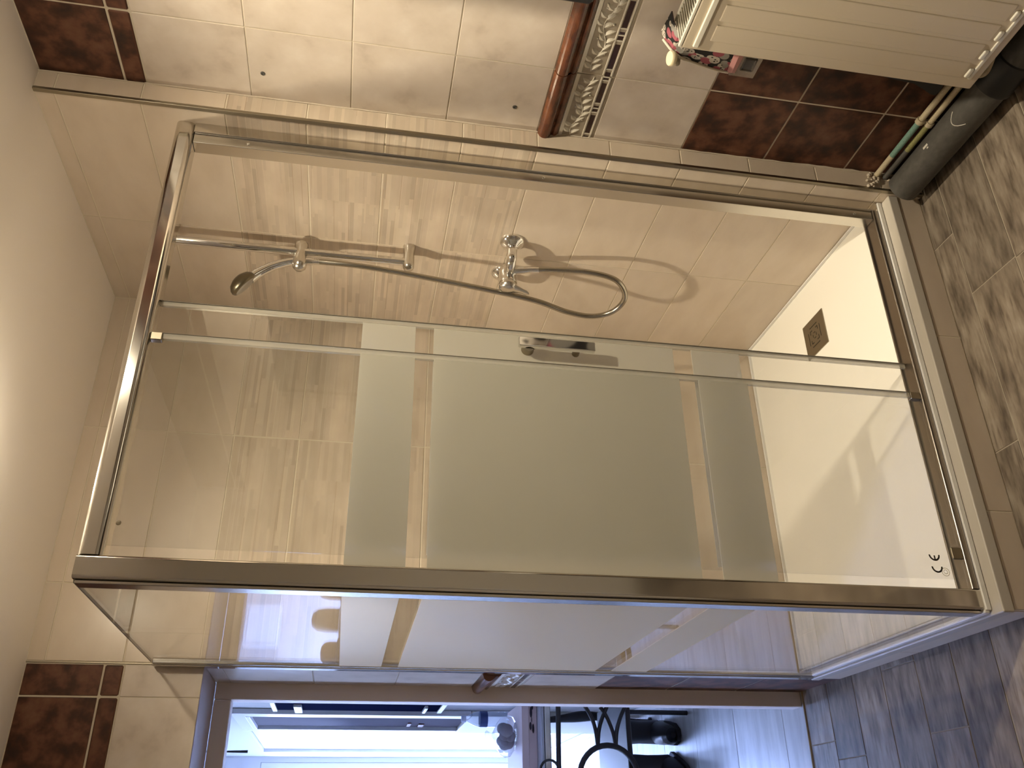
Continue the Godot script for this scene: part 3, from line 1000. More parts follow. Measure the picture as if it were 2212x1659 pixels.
	for z in [-0.338, -0.495]:
		g = Geo.new()
		g.lathe(Vector3(-0.0004, 1.083, z), Vector3(-1, 0, 0), [Vector2(0, 0), Vector2(0.0365, 0), Vector2(0.0365, 0.004), Vector2(0.0335, 0.010), Vector2(0.0250, 0.016), Vector2(0.0190, 0.021), Vector2(0.0150, 0.024), Vector2(0.0150, 0.034), Vector2(0.0135, 0.036), Vector2(0, 0.036)], 32)
		part("wall_flange", g, M.bright_chrome, m)
	g = Geo.new()
	g.tube(smooth_path([Vector3(-0.034, 1.083, -0.338), Vector3(-0.056, 1.084, -0.340), Vector3(-0.072, 1.085, -0.355), Vector3(-0.078, 1.085, -0.385), Vector3(-0.079, 1.085, -0.415), Vector3(-0.078, 1.085, -0.450), Vector3(-0.072, 1.085, -0.478), Vector3(-0.056, 1.084, -0.493), Vector3(-0.034, 1.083, -0.495)], 5), [0.0150, 0.0150], 22)
	g.lathe(Vector3(-0.045, 1.085, -0.400), Vector3(-1, 0, 0), [Vector2(0.0, 0.0), Vector2(0.018, 0.003), Vector2(0.0260, 0.014), Vector2(0.0275, 0.034), Vector2(0.0255, 0.052), Vector2(0.0265, 0.054), Vector2(0.0265, 0.062), Vector2(0.0, 0.062)], 28)
	g.tube([Vector3(-0.078, 1.075, -0.376), Vector3(-0.0762, 1.0285, -0.3660)], [0.0115, 0.0105], 16)
	part("body", g, M.bright_chrome, m)
	# lever: a cap that runs out into a tongue pointing down
	g = Geo.new()
	var lf := frame(Vector3(-0.108, 1.085, -0.400), Vector3(0, 0, 1), Vector3(0, 1, 0), Vector3(-1, 0, 0))
	var rows := []
	for k in 13:
		var t := k / 12.0
		var v := 0.0262 - t * 0.088
		var w := 0.0255 * sqrt(maxf(0.0, 1.0 - pow(minf(0.0, t * 3.6 - 1.0), 2))) if t < 0.28 else lerpf(0.0255, 0.0105, minf(1.0, (t - 0.28) / 0.5))
		if k == 12: w = 0.004
		rows.append([v, maxf(w, 0.002), 0.010 + 0.020 * t * t, lerpf(0.020, 0.006, t)])
	for k in 12:
		var a: Array = rows[k]
		var b: Array = rows[k + 1]
		for s in 12:
			var q := []
			var qn := []
			for e in [[a, s], [a, s + 1], [b, s + 1], [b, s]]:
				var rr: Array = e[0]
				var ang: float = TAU * float(e[1]) / 12.0
				q.append(lf * Vector3(cos(ang) * rr[1], rr[0], rr[2] + sin(ang) * rr[3] * 0.6))
				qn.append((lf.basis * Vector3(cos(ang), 0.15, sin(ang) * 1.4)).normalized())
			g.tri(q[0], q[1], q[2], qn[0], qn[1], qn[2])
			g.tri(q[0], q[2], q[3], qn[0], qn[2], qn[3])
	g.lathe(Vector3(-0.104, 1.085, -0.400), Vector3(-1, 0, 0), [Vector2(0.0, 0), Vector2(0.0250, 0.002), Vector2(0.0262, 0.010), Vector2(0.0250, 0.020), Vector2(0.018, 0.027), Vector2(0, 0.029)], 28)
	part("lever", g, M.chrome_soft, m)

# ---------------------------------------------------------------- radiator and what hangs by it
func ceiling_lamp(at: Vector3, beam: float, glow: float, label: String) -> void:
	var lamp := thing("ceiling_lamp", at - Vector3(0, 0.017, 0), label, "lamp")
	var top := at - Vector3(0, 0.001, 0)
	var g := Geo.new()
	g.lathe(top, Vector3.DOWN, [Vector2(0, 0), Vector2(0.060, 0), Vector2(0.060, 0.016), Vector2(0.052, 0.020), Vector2(0.046, 0.020)], 32)
	part("rim", g, M.white_plastic, lamp)
	g = Geo.new()
	g.lathe(top, Vector3.DOWN, [Vector2(0.046, 0.018), Vector2(0.040, 0.022), Vector2(0.022, 0.025), Vector2(0, 0.026)], 32)
	part("diffuser", g, glowing(30.0), lamp)
	var sp := SpotLight3D.new()
	sp.name = "lamp_beam"
	sp.light_color = lamp_color()
	sp.light_energy = beam
	sp.light_size = 0.03
	sp.spot_angle = 78.0
	sp.spot_angle_attenuation = 1.0
	sp.spot_range = 8.0
	sp.spot_attenuation = 2.0
	sp.shadow_enabled = true
	sp.transform = Transform3D(Basis(Vector3.RIGHT, -PI / 2), at - Vector3(0, 0.034, 0) - lamp.position)
	lamp.add_child(sp, true)
	var o := OmniLight3D.new()
	o.name = "lamp_glow"
	o.light_color = lamp_color()
	o.light_energy = glow
	o.light_size = 0.015
	o.omni_range = 8.0
	o.omni_attenuation = 2.0
	o.shadow_enabled = true
	o.position = at - Vector3(0, 0.050, 0) - lamp.position
	lamp.add_child(o, true)

func build_radiator() -> void:
	var zr0 := 0.459
	var zr1 := 1.00
	var r := thing("radiator", Vector3(0, 0.1, 0.9), "cream enamelled steel panel radiator with pressed vertical channels on the tiled wall", "radiator")
	var fr := part("front_panel", gbox(Vector3(-0.0600, 0.165, zr0), Vector3(-0.0480, 0.860, zr1), 0.005), M.enamel, r)
	# raised pressed columns between the channels
	var z := zr0 + 0.030
	while z < zr1 - 0.05:
		var g := Geo.new()
		g.box(I, Vector3(-0.0622, 0.212, z), Vector3(-0.0572, 0.806, z + 0.042), 0.0024)
		part("rib", g, M.enamel, fr)
		var e := Geo.new()
		e.box(I, Vector3(-0.0668, 0.196, z + 0.004), Vector3(-0.0590, 0.2085, z + 0.030), 0.0035)
		part("foot_glint", e, M.enamel_white, fr)  # paler enamel stands for the highlights along the lower ledge
		z += 0.0505
	part("top_roll", gbox(Vector3(-0.0650, 0.824, zr0 + 0.010), Vector3(-0.0590, 0.838, zr1 - 0.01), 0.003), M.enamel_white, fr)
	part("bottom_roll", gbox(Vector3(-0.0645, 0.186, zr0 + 0.03), Vector3(-0.0590, 0.196, zr1 - 0.03), 0.003), M.enamel_white, fr)
	part("back_panel", gbox(Vector3(0.0180, 0.18, zr0 + 0.004), Vector3(0.0290, 0.845, zr1 - 0.004), 0.003), M.enamel, r)
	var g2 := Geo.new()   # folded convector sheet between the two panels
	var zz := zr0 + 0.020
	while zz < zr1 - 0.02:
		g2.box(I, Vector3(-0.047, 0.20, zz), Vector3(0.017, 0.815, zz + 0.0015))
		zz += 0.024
	part("convector", g2, plain(lin(0.10, 0.085, 0.06), 0.8), r)  # coloured dark to stand for the shade inside the radiator
	# top grille: thin slats from front to back
	part("grille_rail", gbox(Vector3(-0.0590, 0.8595, zr0 + 0.002), Vector3(-0.0520, 0.8660, zr1 - 0.002), 0.0015), M.enamel_white, r)
	part("grille_rail", gbox(Vector3(0.0210, 0.8450, zr0 + 0.002), Vector3(0.0280, 0.8660, zr1 - 0.002), 0.0015), M.enamel_white, r)
	zz = zr0 + 0.006
	while zz < zr1 - 0.01:
		var s := Geo.new()
		s.box(I, Vector3(-0.0525, 0.8595, zz), Vector3(0.0215, 0.8640, zz + 0.0026), 0.0006)
		part("grille_slat", s, M.enamel_white, r)
		zz += 0.0102
	part("side_cover", gbox(Vector3(-0.0470, 0.170, zr0), Vector3(-0.0300, 0.858, zr0 + 0.004), 0.001), M.enamel, r)
	for y in [0.30, 0.72]:
		part("bracket", gbox(Vector3(0.029, y, zr0 + 0.12), Vector3(XO - 0.0015, y + 0.05, zr0 + 0.15), 0.002), M.enamel, r)
	var g := Geo.new()
	g.tube(smooth_path([Vector3(-0.022, 0.176, zr0 + 0.022), Vector3(-0.024, 0.146, zr0 + 0.018), Vector3(-0.018, 0.132, zr0 + 0.03), Vector3(0.015, 0.130, zr0 + 0.07)], 5), [0.009, 0.009], 12)
	part("feed_pipe", g, M.pipe_cream, r)

	# vent valve with a round cream cap standing at the top corner
	var vt := Vector3(-0.045, 0.868, 0.4185)
	g = Geo.new()
	g.tube(smooth_path([vt - Vector3(0, 0.010, 0), Vector3(-0.042, 0.850, 0.412), Vector3(-0.032, 0.842, 0.398), Vector3(-0.008, 0.838, 0.404), Vector3(-0.002, 0.836, 0.4592)], 4), [0.0062, 0.0062], 14)
	var vv := part("vent_valve", g, plain(lin(0.26, 0.22, 0.16), 0.5), r)
	g = Geo.new()
	g.lathe(vt, Vector3(-0.18, 1.0, 0.10), [Vector2(0, -0.011), Vector2(0.0150, -0.010), Vector2(0.0165, -0.007), Vector2(0.0165, -0.001), Vector2(0.0150, 0.0015), Vector2(0, 0.002)], 28)
	part("cap", g, plain(lin(0.85, 0.74, 0.50), 0.35), vv).set_meta("label", "round cream cap of the vent valve")

	# patterned strap hung over the end of the radiator
	var st := thing("fabric_strap", Vector3(-0.02, 0.75, 0.42), "patterned pink, black and white fabric strap with clear plastic tag hanging beside the radiator", "strap")
	var mat := plain(Color.WHITE, 0.85)
	mat.albedo_texture = strap_image()
	mat.uv1_scale = Vector3(1, 1, 1)
	# rows along the strap: [centre left, centre right] falling from behind the top corner
	var rows := [
		[Vector3(0.030, 0.884, 0.428), Vector3(0.030, 0.878, 0.480)],
		[Vector3(0.008, 0.880, 0.424), Vector3(0.008, 0.874, 0.474)],
		[Vector3(-0.020, 0.862, 0.421), Vector3(-0.012, 0.858, 0.4575)],
		[Vector3(-0.026, 0.838, 0.410), Vector3(-0.022, 0.834, 0.4575)],
		[Vector3(-0.024, 0.800, 0.3985), Vector3(-0.022, 0.795, 0.4575)],
		[Vector3(-0.021, 0.765, 0.389), Vector3(-0.020, 0.760, 0.4570)],
		[Vector3(-0.018, 0.735, 0.3825), Vector3(-0.018, 0.728, 0.4560)],
		[Vector3(-0.016, 0.712, 0.380), Vector3(-0.016, 0.705, 0.4540)]]
	g = ribbon(rows, 0.0022)
	part("cloth", g, mat, st)
	g = Geo.new()
	var ep := []
	for q in rows.slice(1): ep.append(q[0] + Vector3(-0.001, 0, -0.0005))
	g.tube(smooth_path(ep, 4), [0.0032, 0.0032], 8)
	part("piping", g, plain(lin(0.66, 0.60, 0.50), 0.7), st)
	g = ribbon([[Vector3(-0.0185, 0.716, 0.3795), Vector3(-0.0185, 0.722, 0.452)], [Vector3(-0.022, 0.706, 0.3835), Vector3(-0.022, 0.709, 0.440)], [Vector3(-0.018, 0.697, 0.380), Vector3(-0.018, 0.696, 0.446)]], 0.002)
	part("pink_ribbon", g, plain(lin(0.50, 0.24, 0.23), 0.6), st)
	var clear := plain(Color(0.85, 0.80, 0.72, 0.22), 0.08)
	clear.transparency = BaseMaterial3D.TRANSPARENCY_ALPHA
	g = gbox(Vector3(-0.0165, 0.648, 0.371), Vector3(-0.0135, 0.708, 0.436), 0.001)
	part("clear_tag", g, clear, st)
	g = Geo.new()
	for q in [[Vector3(-0.019, 0.662, 0.390), Vector3(-0.011, 0.688, 0.393)], [Vector3(-0.019, 0.662, 0.422), Vector3(-0.011, 0.688, 0.425)], [Vector3(-0.019, 0.659, 0.390), Vector3(-0.011, 0.662, 0.425)], [Vector3(-0.019, 0.686, 0.390), Vector3(-0.011, 0.689, 0.425)]]:
		g.box(I, q[0], q[1], 0.001)
	part("buckle", g, plain(lin(0.06, 0.05, 0.042), 0.2), st)
	g = gbox(Vector3(-0.0175, 0.664, 0.394), Vector3(-0.0125, 0.686, 0.421), 0.001)
	part("buckle_window", g, plain(lin(0.045, 0.035, 0.028), 0.15), st)

	# more of the same cloth bundled over the radiator, beyond the picture's edge
	var cl := thing("patterned_cloth", Vector3(-0.02, 0.867, 0.85), "patterned dark cloth bundled over the radiator's far end, mirrored in the door handle", "cloth")
	g = gbox(Vector3(-0.078, 0.60, 0.70), Vector3(-0.068, 0.885, 0.985), 0.004)
	part("front_fall", g, mat, cl)
	g = Geo.new()
	g.lathe(Vector3(-0.02, 0.868, 0.88), Vector3.UP, [Vector2(0, 0), Vector2(0.085, 0.0), Vector2(0.105, 0.03), Vector2(0.10, 0.07), Vector2(0.07, 0.11), Vector2(0, 0.13)], 14)
	g.v = squash_z(g.v, Vector3(-0.02, 0.868, 0.88), Vector3(0.58, 1.5, 1.8))
	part("bundle", g, mat, cl)

	# black flap hanging low behind the radiator
	g = Geo.new()
	var ff := frame(Vector3(0.0385, 0, 0), Vector3(0, 0, 1), Vector3(0, 1, 0), Vector3(-1, 0, 0))
	var o := PackedVector2Array([Vector2(0.470, 0.34), Vector2(0.392, 0.335), Vector2(0.386, 0.285), Vector2(0.3830, 0.235), Vector2(0.371, 0.203), Vector2(0.359, 0.175), Vector2(0.3575, 0.163), Vector2(0.366, 0.158), Vector2(0.385, 0.160), Vector2(0.400, 0.166), Vector2(0.470, 0.185)])
	g.slab(ff, o, 0.0, 0.008)
	single("black_strap", g, M.black, "black strap end drooping behind the radiator's lower corner, above the thin pipes", "strap")

func squash_z(pts: PackedVector3Array, about: Vector3, k: Vector3) -> PackedVector3Array:
	var out := PackedVector3Array()
	for p in pts: out.append(about + (p - about) * k)
	return out

func ribbon(rows: Array, th: float) -> Geo:
	var g := Geo.new()
	var total := rows.size() - 1
	for k in total:
		var a: Vector3 = rows[k][0]
		var b: Vector3 = rows[k][1]
		var c: Vector3 = rows[k + 1][1]
		var d: Vector3 = rows[k + 1][0]
		var nn := (c - a).cross(d - b).normalized()
		if nn.x > 0: nn = -nn
		var v0 := float(k) / total
		var v1 := float(k + 1) / total
		g.quad(a, b, c, d, nn, Vector2(0, v0), Vector2(1, v0), Vector2(1, v1), Vector2(0, v1))
		var s := nn * -th
		g.quad(a + s, b + s, c + s, d + s, -nn, Vector2(0, v0), Vector2(1, v0), Vector2(1, v1), Vector2(0, v1))
		g.quad(a, a + s, d + s, d, Vector3(0, 0, -1))
		g.quad(b, b + s, c + s, c, Vector3(0, 0, 1))
	return g

func strap_image() -> ImageTexture:
	var r := RandomNumberGenerator.new()
	r.seed = 21
	var im := Image.create(160, 320, false, Image.FORMAT_RGB8)
	im.fill(Color(0.10, 0.09, 0.09))
	for k in 64:
		var x := r.randi_range(-8, 160)
		var y := r.randi_range(-8, 320)
		var s := r.randi_range(11, 21)
		var c: Color = [Color(0.74, 0.70, 0.65), Color(0.74, 0.70, 0.65), Color(0.60, 0.31, 0.35), Color(0.55, 0.53, 0.50)][k % 4]
		blot(im, x, y, s, c)
		if k % 4 < 2:
			blot(im, x - s / 3, y, s / 4, Color(0.10, 0.09, 0.09))
			blot(im, x + s / 3, y, s / 4, Color(0.10, 0.09, 0.09))
			blot(im, x, y + s / 2, s / 6, Color(0.10, 0.09, 0.09))
	return ImageTexture.create_from_image(im)

func blot(im: Image, x: int, y: int, s: int, c: Color) -> void:
	for dy in range(-s, s + 1):
		var w := int(sqrt(float(s * s - dy * dy)))
		im.fill_rect(Rect2i(x - w, y + dy, 2 * w, 1), c)

# ---------------------------------------------------------------- pipes along the foot of the wall
func build_pipes() -> void:
	var p := thing("waste_pipe", Vector3(0.012, 0, 0.3), "thick dark grey waste pipe on the floor along the brown tiles", "pipe")
	var g := Geo.new()
	g.tube([Vector3(0.0115, 0.062, 0.056), Vector3(0.0115, 0.062, 0.3), Vector3(0.0115, 0.061, 1.04)], [0.0425, 0.0425, 0.0425], 32)
	var body := part("pipe", g, M.pipe_grey, p)
	g = Geo.new()
	g.lathe(Vector3(0.0115, 0.061, 0.425), Vector3(0, 0, 1), [Vector2(0.0427, 0), Vector2(0.0482, 0.001), Vector2(0.0485, 0.012), Vector2(0.0468, 0.016), Vector2(0.0468, 0.085), Vector2(0.0427, 0.088)], 32)
	part("socket", g, M.black, p)
	for s in [[0.222, 0.018, 0.10, 0.24], [0.232, 0.006, 0.30, 0.38]]:
		g = Geo.new()
		for k in 5:
			var a0: float = PI / 2 + s[2] + (s[3] - s[2]) * k / 5.0
			var a1: float = PI / 2 + s[2] + (s[3] - s[2]) * (k + 1) / 5.0
			var q := []
			for e in [[a0, 0.0], [a1, 0.0], [a1, s[1]], [a0, s[1]]]:
				q.append(Vector3(0.0115 + cos(e[0]) * 0.0430, 0.062 + sin(e[0]) * 0.0430, s[0] - 0.012 + float(e[1])))
			g.quad(q[0], q[1], q[2], q[3], Vector3(cos(a0), sin(a0), 0))
		part("paint_splash", g, plain(lin(0.62, 0.58, 0.50), 0.6), body)
	g = Geo.new()
	var arc := []
	for k in 9:
		var a: float = PI / 2 + 0.05 + 1.1 * k / 8.0
		arc.append(Vector3(0.0115 + cos(a) * 0.0427, 0.062 + sin(a) * 0.0427, 0.335 - 0.02 * sin(k / 8.0 * PI)))
	g.tube(arc, [0.0011, 0.0011], 6)
	part("paint_drip", g, plain(lin(0.62, 0.58, 0.50), 0.6), body)

	var runs := [["water_pipe", 0.136, 0.045, [[0.057, 0.092, M.pipe_cream], [0.092, 0.135, M.pipe_cream], [0.135, 0.262, M.pipe_green], [0.262, 1.04, M.pipe_cream]], "upper thin water pipe, flaking cream and turquoise paint, along the brown tiles"],
		["water_pipe", 0.112, 0.040, [[0.057, 0.165, M.pipe_grey], [0.165, 0.262, M.pipe_lime], [0.262, 1.04, M.pipe_cream]], "lower thin water pipe with lime yellow paint, just above the thick waste pipe"]]
	for r in runs:
		var y: float = r[1]
		var x: float = r[2]
		var t := thing(r[0], Vector3(x, y, 0.3), r[4], "pipe", "thin heating pipes")
		for s in r[3]:
			g = Geo.new()
			var a: float = s[0]
			var b: float = s[1]
			g.tube([Vector3(x, y, a), Vector3(x, y, (a + b) / 2), Vector3(x, y, b)], [0.0078, 0.0078, 0.0078], 14)
			part("length", g, s[2], t)
	var c := thing("pipe_clip", Vector3(0.05, 0.12, 0.262), "rusty double clip holding the two thin painted pipes to the wall", "pipe clip")
	g = Geo.new()
	for q in [[0.136, 0.045], [0.112, 0.040]]:
		g.lathe(Vector3(q[1], q[0], 0.256), Vector3(0, 0, 1), [Vector2(0.0080, 0), Vector2(0.0112, 0), Vector2(0.0112, 0.012), Vector2(0.0080, 0.012)], 16)
	part("ring", g, M.pipe_cream, c)
	g = gbox(Vector3(0.040, 0.119, 0.257), Vector3(XO - 0.001, 0.129, 0.267), 0.001)
	part("bracket", g, M.pipe_cream, c)
	# crumbs of old plaster where the pipes enter the shower's edge
	g = Geo.new()
	var rr := RandomNumberGenerator.new()
	rr.seed = 9
	for k in 26:
		var at := Vector3(rr.randf_range(0.004, 0.054), rr.randf_range(0.10, 0.168), 0.0545 + rr.randf_range(0.0, 0.003))
		if at.y < 0.125 and at.x < 0.030: at.y += 0.03
		g.ball(at, rr.randf_range(0.002, 0.0055), 7)
	single("plaster_crumbs", g, M.plaster, "ragged plaster crumbs where the thin pipes meet the shower wall's edge", "plaster", "stuff")

# ---------------------------------------------------------------- kitchen beyond the doorway
func build_kitchen() -> void:
	var fk := thing("floor_kitchen", Vector3(-2, -0.05, -3), "pale plank floor of the kitchen beyond the doorway", "floor", "", "structure")
	part("screed", gbox(Vector3(-3.6, -0.10, -5.3), Vector3(-0.98, -0.0013, -1.0745)), M.floor_grout, fk)
	var f := frame(Vector3(0, -0.008, 0), Vector3(1, 0, 0), Vector3(0, 0, 1), Vector3(0, 1, 0))
	var z := -1.0820
	var far := -1.24
	var k := 0
	while z > -5.2:
		var x := -3.55 + 0.31 * (k % 3)
		tile("plank", fk, f, -3.58, x + 0.9, far, z, 0.008, M.kitchen_plank[k % 2], 0.0012, 0.0008)
		tile("plank", fk, f, x + 0.9, -0.99, far, z, 0.008, M.kitchen_plank[(k + 1) % 2], 0.0012, 0.0008)
		z = far
		far -= 0.40
		k += 1
	single("ceiling_kitchen", gbox(Vector3(-3.6, 2.36, -5.3), Vector3(-0.85, 2.46, -1.09)), M.kitchen_wall, "white kitchen ceiling beyond the doorway", "ceiling", "structure")
	var h := 2.36
	# right hand kitchen wall with a tall glazed opening towards its far end
	var wr := thing("wall_kitchen_right", Vector3(-0.9, 0, -3), "white kitchen wall beside the table, with the tall bright window in it", "wall", "", "structure")
	part("masonry", gbox(Vector3(-0.985, 0, -3.45), Vector3(-0.86, h, -1.092)), M.kitchen_wall, wr)
	part("masonry", gbox(Vector3(-0.985, 1.98, -4.85), Vector3(-0.86, h, -3.45)), M.kitchen_wall, wr)
	part("masonry", gbox(Vector3(-0.985, 0, -4.85), Vector3(-0.86, 0.14, -3.45)), M.kitchen_wall, wr)
	part("masonry", gbox(Vector3(-0.985, 0, -5.3), Vector3(-0.86, h, -4.85)), M.kitchen_wall, wr)
	single("baseboard_kitchen", gbox(Vector3(-0.997, 0.0, -5.18), Vector3(-0.9855, 0.075, -1.16), 0.003), M.kitchen_white, "white baseboard along the kitchen wall behind the black chair", "baseboard", "structure")
	var wf := thing("wall_kitchen_far", Vector3(-2, 0, -5.25), "white far kitchen wall around a bright glazed opening", "wall", "", "structure")
	part("masonry", gbox(Vector3(-1.02, 0, -5.3), Vector3(-0.986, h, -5.2)), M.kitchen_wall, wf)
	part("masonry", gbox(Vector3(-1.72, 2.02, -5.3), Vector3(-1.02, h, -5.2)), M.kitchen_wall, wf)
	part("masonry", gbox(Vector3(-3.6, 0, -5.3), Vector3(-1.72, h, -5.2)), M.kitchen_wall, wf)
	var wl := thing("wall_kitchen_left", Vector3(-3.5, 0, -3), "white kitchen wall left of the doorway, with an unseen wide opening added for daylight", "wall", "", "structure")  # its opening is added out of view to bring in more daylight
	part("masonry", gbox(Vector3(-3.6, 0, -5.3), Vector3(-3.5, 0.6, -1.09)), M.kitchen_wall, wl)
	part("masonry", gbox(Vector3(-3.6, 2.15, -5.3), Vector3(-3.5, h, -1.09)), M.kitchen_wall, wl)
	part("masonry", gbox(Vector3(-3.6, 0.6, -5.3), Vector3(-3.5, 2.15, -4.6)), M.kitchen_wall, wl)
	part("masonry", gbox(Vector3(-3.6, 0.6, -3.5), Vector3(-3.5, 2.15, -1.09)), M.kitchen_wall, wl)
	single("wall_kitchen_near", gbox(Vector3(-3.6, 0, -1.19), Vector3(-1.916, h, -1.091)), M.kitchen_wall, "white kitchen side of the wall left of the doorway", "wall", "structure")

	var win := thing("window_1", Vector3(-0.92, 0.14, -4.15), "tall overexposed window in the kitchen wall beyond the table", "window", "", "structure")
	for q in [[Vector3(-0.965, 0.14, -3.50), Vector3(-0.905, 1.98, -3.45)], [Vector3(-0.965, 0.14, -4.85), Vector3(-0.905, 1.98, -4.80)], [Vector3(-0.965, 1.93, -4.80), Vector3(-0.905, 1.98, -3.50)], [Vector3(-0.965, 0.14, -4.80), Vector3(-0.905, 0.20, -3.50)]]:
		part("window_frame", gbox(q[0], q[1], 0.004), M.kitchen_white, win)
	part("pane", gbox(Vector3(-0.938, 0.20, -4.80), Vector3(-0.932, 1.93, -3.50)), M.glass, win)
	var w2 := thing("window_2", Vector3(-1.37, 0, -5.25), "overexposed glazed door in the far kitchen wall", "window", "", "structure")
	for q in [[Vector3(-1.72, 0.0, -5.28), Vector3(-1.66, 2.02, -5.22)], [Vector3(-1.08, 0.0, -5.28), Vector3(-1.02, 2.02, -5.22)], [Vector3(-1.66, 1.96, -5.28), Vector3(-1.08, 2.02, -5.22)], [Vector3(-1.66, 0.0, -5.28), Vector3(-1.08, 0.10, -5.22)]]:
		part("window_frame", gbox(q[0], q[1], 0.004), M.kitchen_white, w2)
	part("pane", gbox(Vector3(-1.66, 0.10, -5.253), Vector3(-1.08, 1.96, -5.247)), M.glass, w2)

	# white glazed door standing against the wall
	var d := thing("cupboard_door", Vector3(-1.0, 0, -3.1), "tall white door panel with a recessed glazed field on the kitchen wall", "door panel")
	part("leaf", gbox(Vector3(-1.012, 0.010, -3.42), Vector3(-0.986, 0.855, -2.74), 0.003), plain(lin(0.50, 0.47, 0.40), 0.5), d)
	for q in [[Vector3(-1.012, 0.857, -3.42), Vector3(-0.986, 1.985, -3.335)], [Vector3(-1.012, 0.857, -2.835), Vector3(-0.986, 1.985, -2.74)], [Vector3(-1.012, 1.925, -3.335), Vector3(-0.986, 1.985, -2.835)]]:
		part("stile", gbox(q[0], q[1], 0.003), M.kitchen_white, d)
	part("field", gbox(Vector3(-0.993, 0.857, -3.335), Vector3(-0.9865, 1.925, -2.835)), M.field, d)
	part("dark_rebate", gbox(Vector3(-0.999, 0.857, -2.935), Vector3(-0.9935, 1.925, -2.836)), M.navy, d)
	part("bead", gbox(Vector3(-1.0140, 1.905, -3.335), Vector3(-0.9930, 1.925, -2.835), 0.002), M.kitchen_white, d)
	var g := Geo.new()
	g.box(I, Vector3(-1.0, 1.045, -3.30), Vector3(-0.993, 1.075, -3.19), 0.002)
	g.box(I, Vector3(-1.0, 1.115, -3.28), Vector3(-0.993, 1.135, -3.16), 0.002)
	part("sticker", g, plain(lin(0.16, 0.07, 0.07), 0.6), d)
	# narrow dark framed mirror nearer the doorway
	var mi := thing("narrow_mirror", Vector3(-1.0, 1.0, -2.6), "narrow dark panel with white end clips on the kitchen wall", "panel")
	part("panel", gbox(Vector3(-0.998, 1.03, -2.70), Vector3(-0.986, 1.770, -2.44), 0.002), M.navy, mi)
	part("end_clip", gbox(Vector3(-1.004, 1.770, -2.715), Vector3(-0.986, 1.792, -2.44), 0.002), M.kitchen_white, mi)
	part("end_clip", gbox(Vector3(-1.004, 1.008, -2.715), Vector3(-0.986, 1.030, -2.44), 0.002), M.kitchen_white, mi)
	part("bracket", gbox(Vector3(-1.012, 1.655, -2.69), Vector3(-0.9985, 1.690, -2.50), 0.002), M.kitchen_white, mi)
	part("bracket", gbox(Vector3(-1.012, 1.090, -2.66), Vector3(-0.9985, 1.105, -2.50), 0.002), M.kitchen_white, mi)

	# hanging cord
	g = Geo.new()
	g.tube([Vector3(-1.195, 2.358, -2.5), Vector3(-1.195, 1.95, -2.5), Vector3(-1.195, 1.862, -2.5)], [0.003, 0.004, 0.006], 10)
	single("hanging_cord", g, M.black, "dark cord hanging from the kitchen ceiling at the top of the doorway", "cord")

	build_table()
	build_chair()
	build_boots()
	build_hats()
	# greenery outside
	var hedge := thing("hedge", Vector3(0.6, -0.4, -8.5), "blurred green hedge outside the bright kitchen window", "hedge")
	g = Geo.new()
	var r := RandomNumberGenerator.new()
	r.seed = 4
	for q in 260:
		g.ball(Vector3(r.randf_range(-0.6, 3.0), r.randf_range(-0.4, 1.25), -8.5 + r.randf_range(-0.5, 0.5)), r.randf_range(0.06, 0.16), 6)
	part("foliage", g, plain(lin(0.09, 0.13, 0.07), 0.8), hedge).set_meta("kind", "stuff")
	single("ground", gbox(Vector3(-20, -0.62, -30), Vector3(20, -0.42, 6)), plain(lin(0.40, 0.40, 0.38), 0.9), "pale paved ground outside the kitchen window", "ground", "structure")

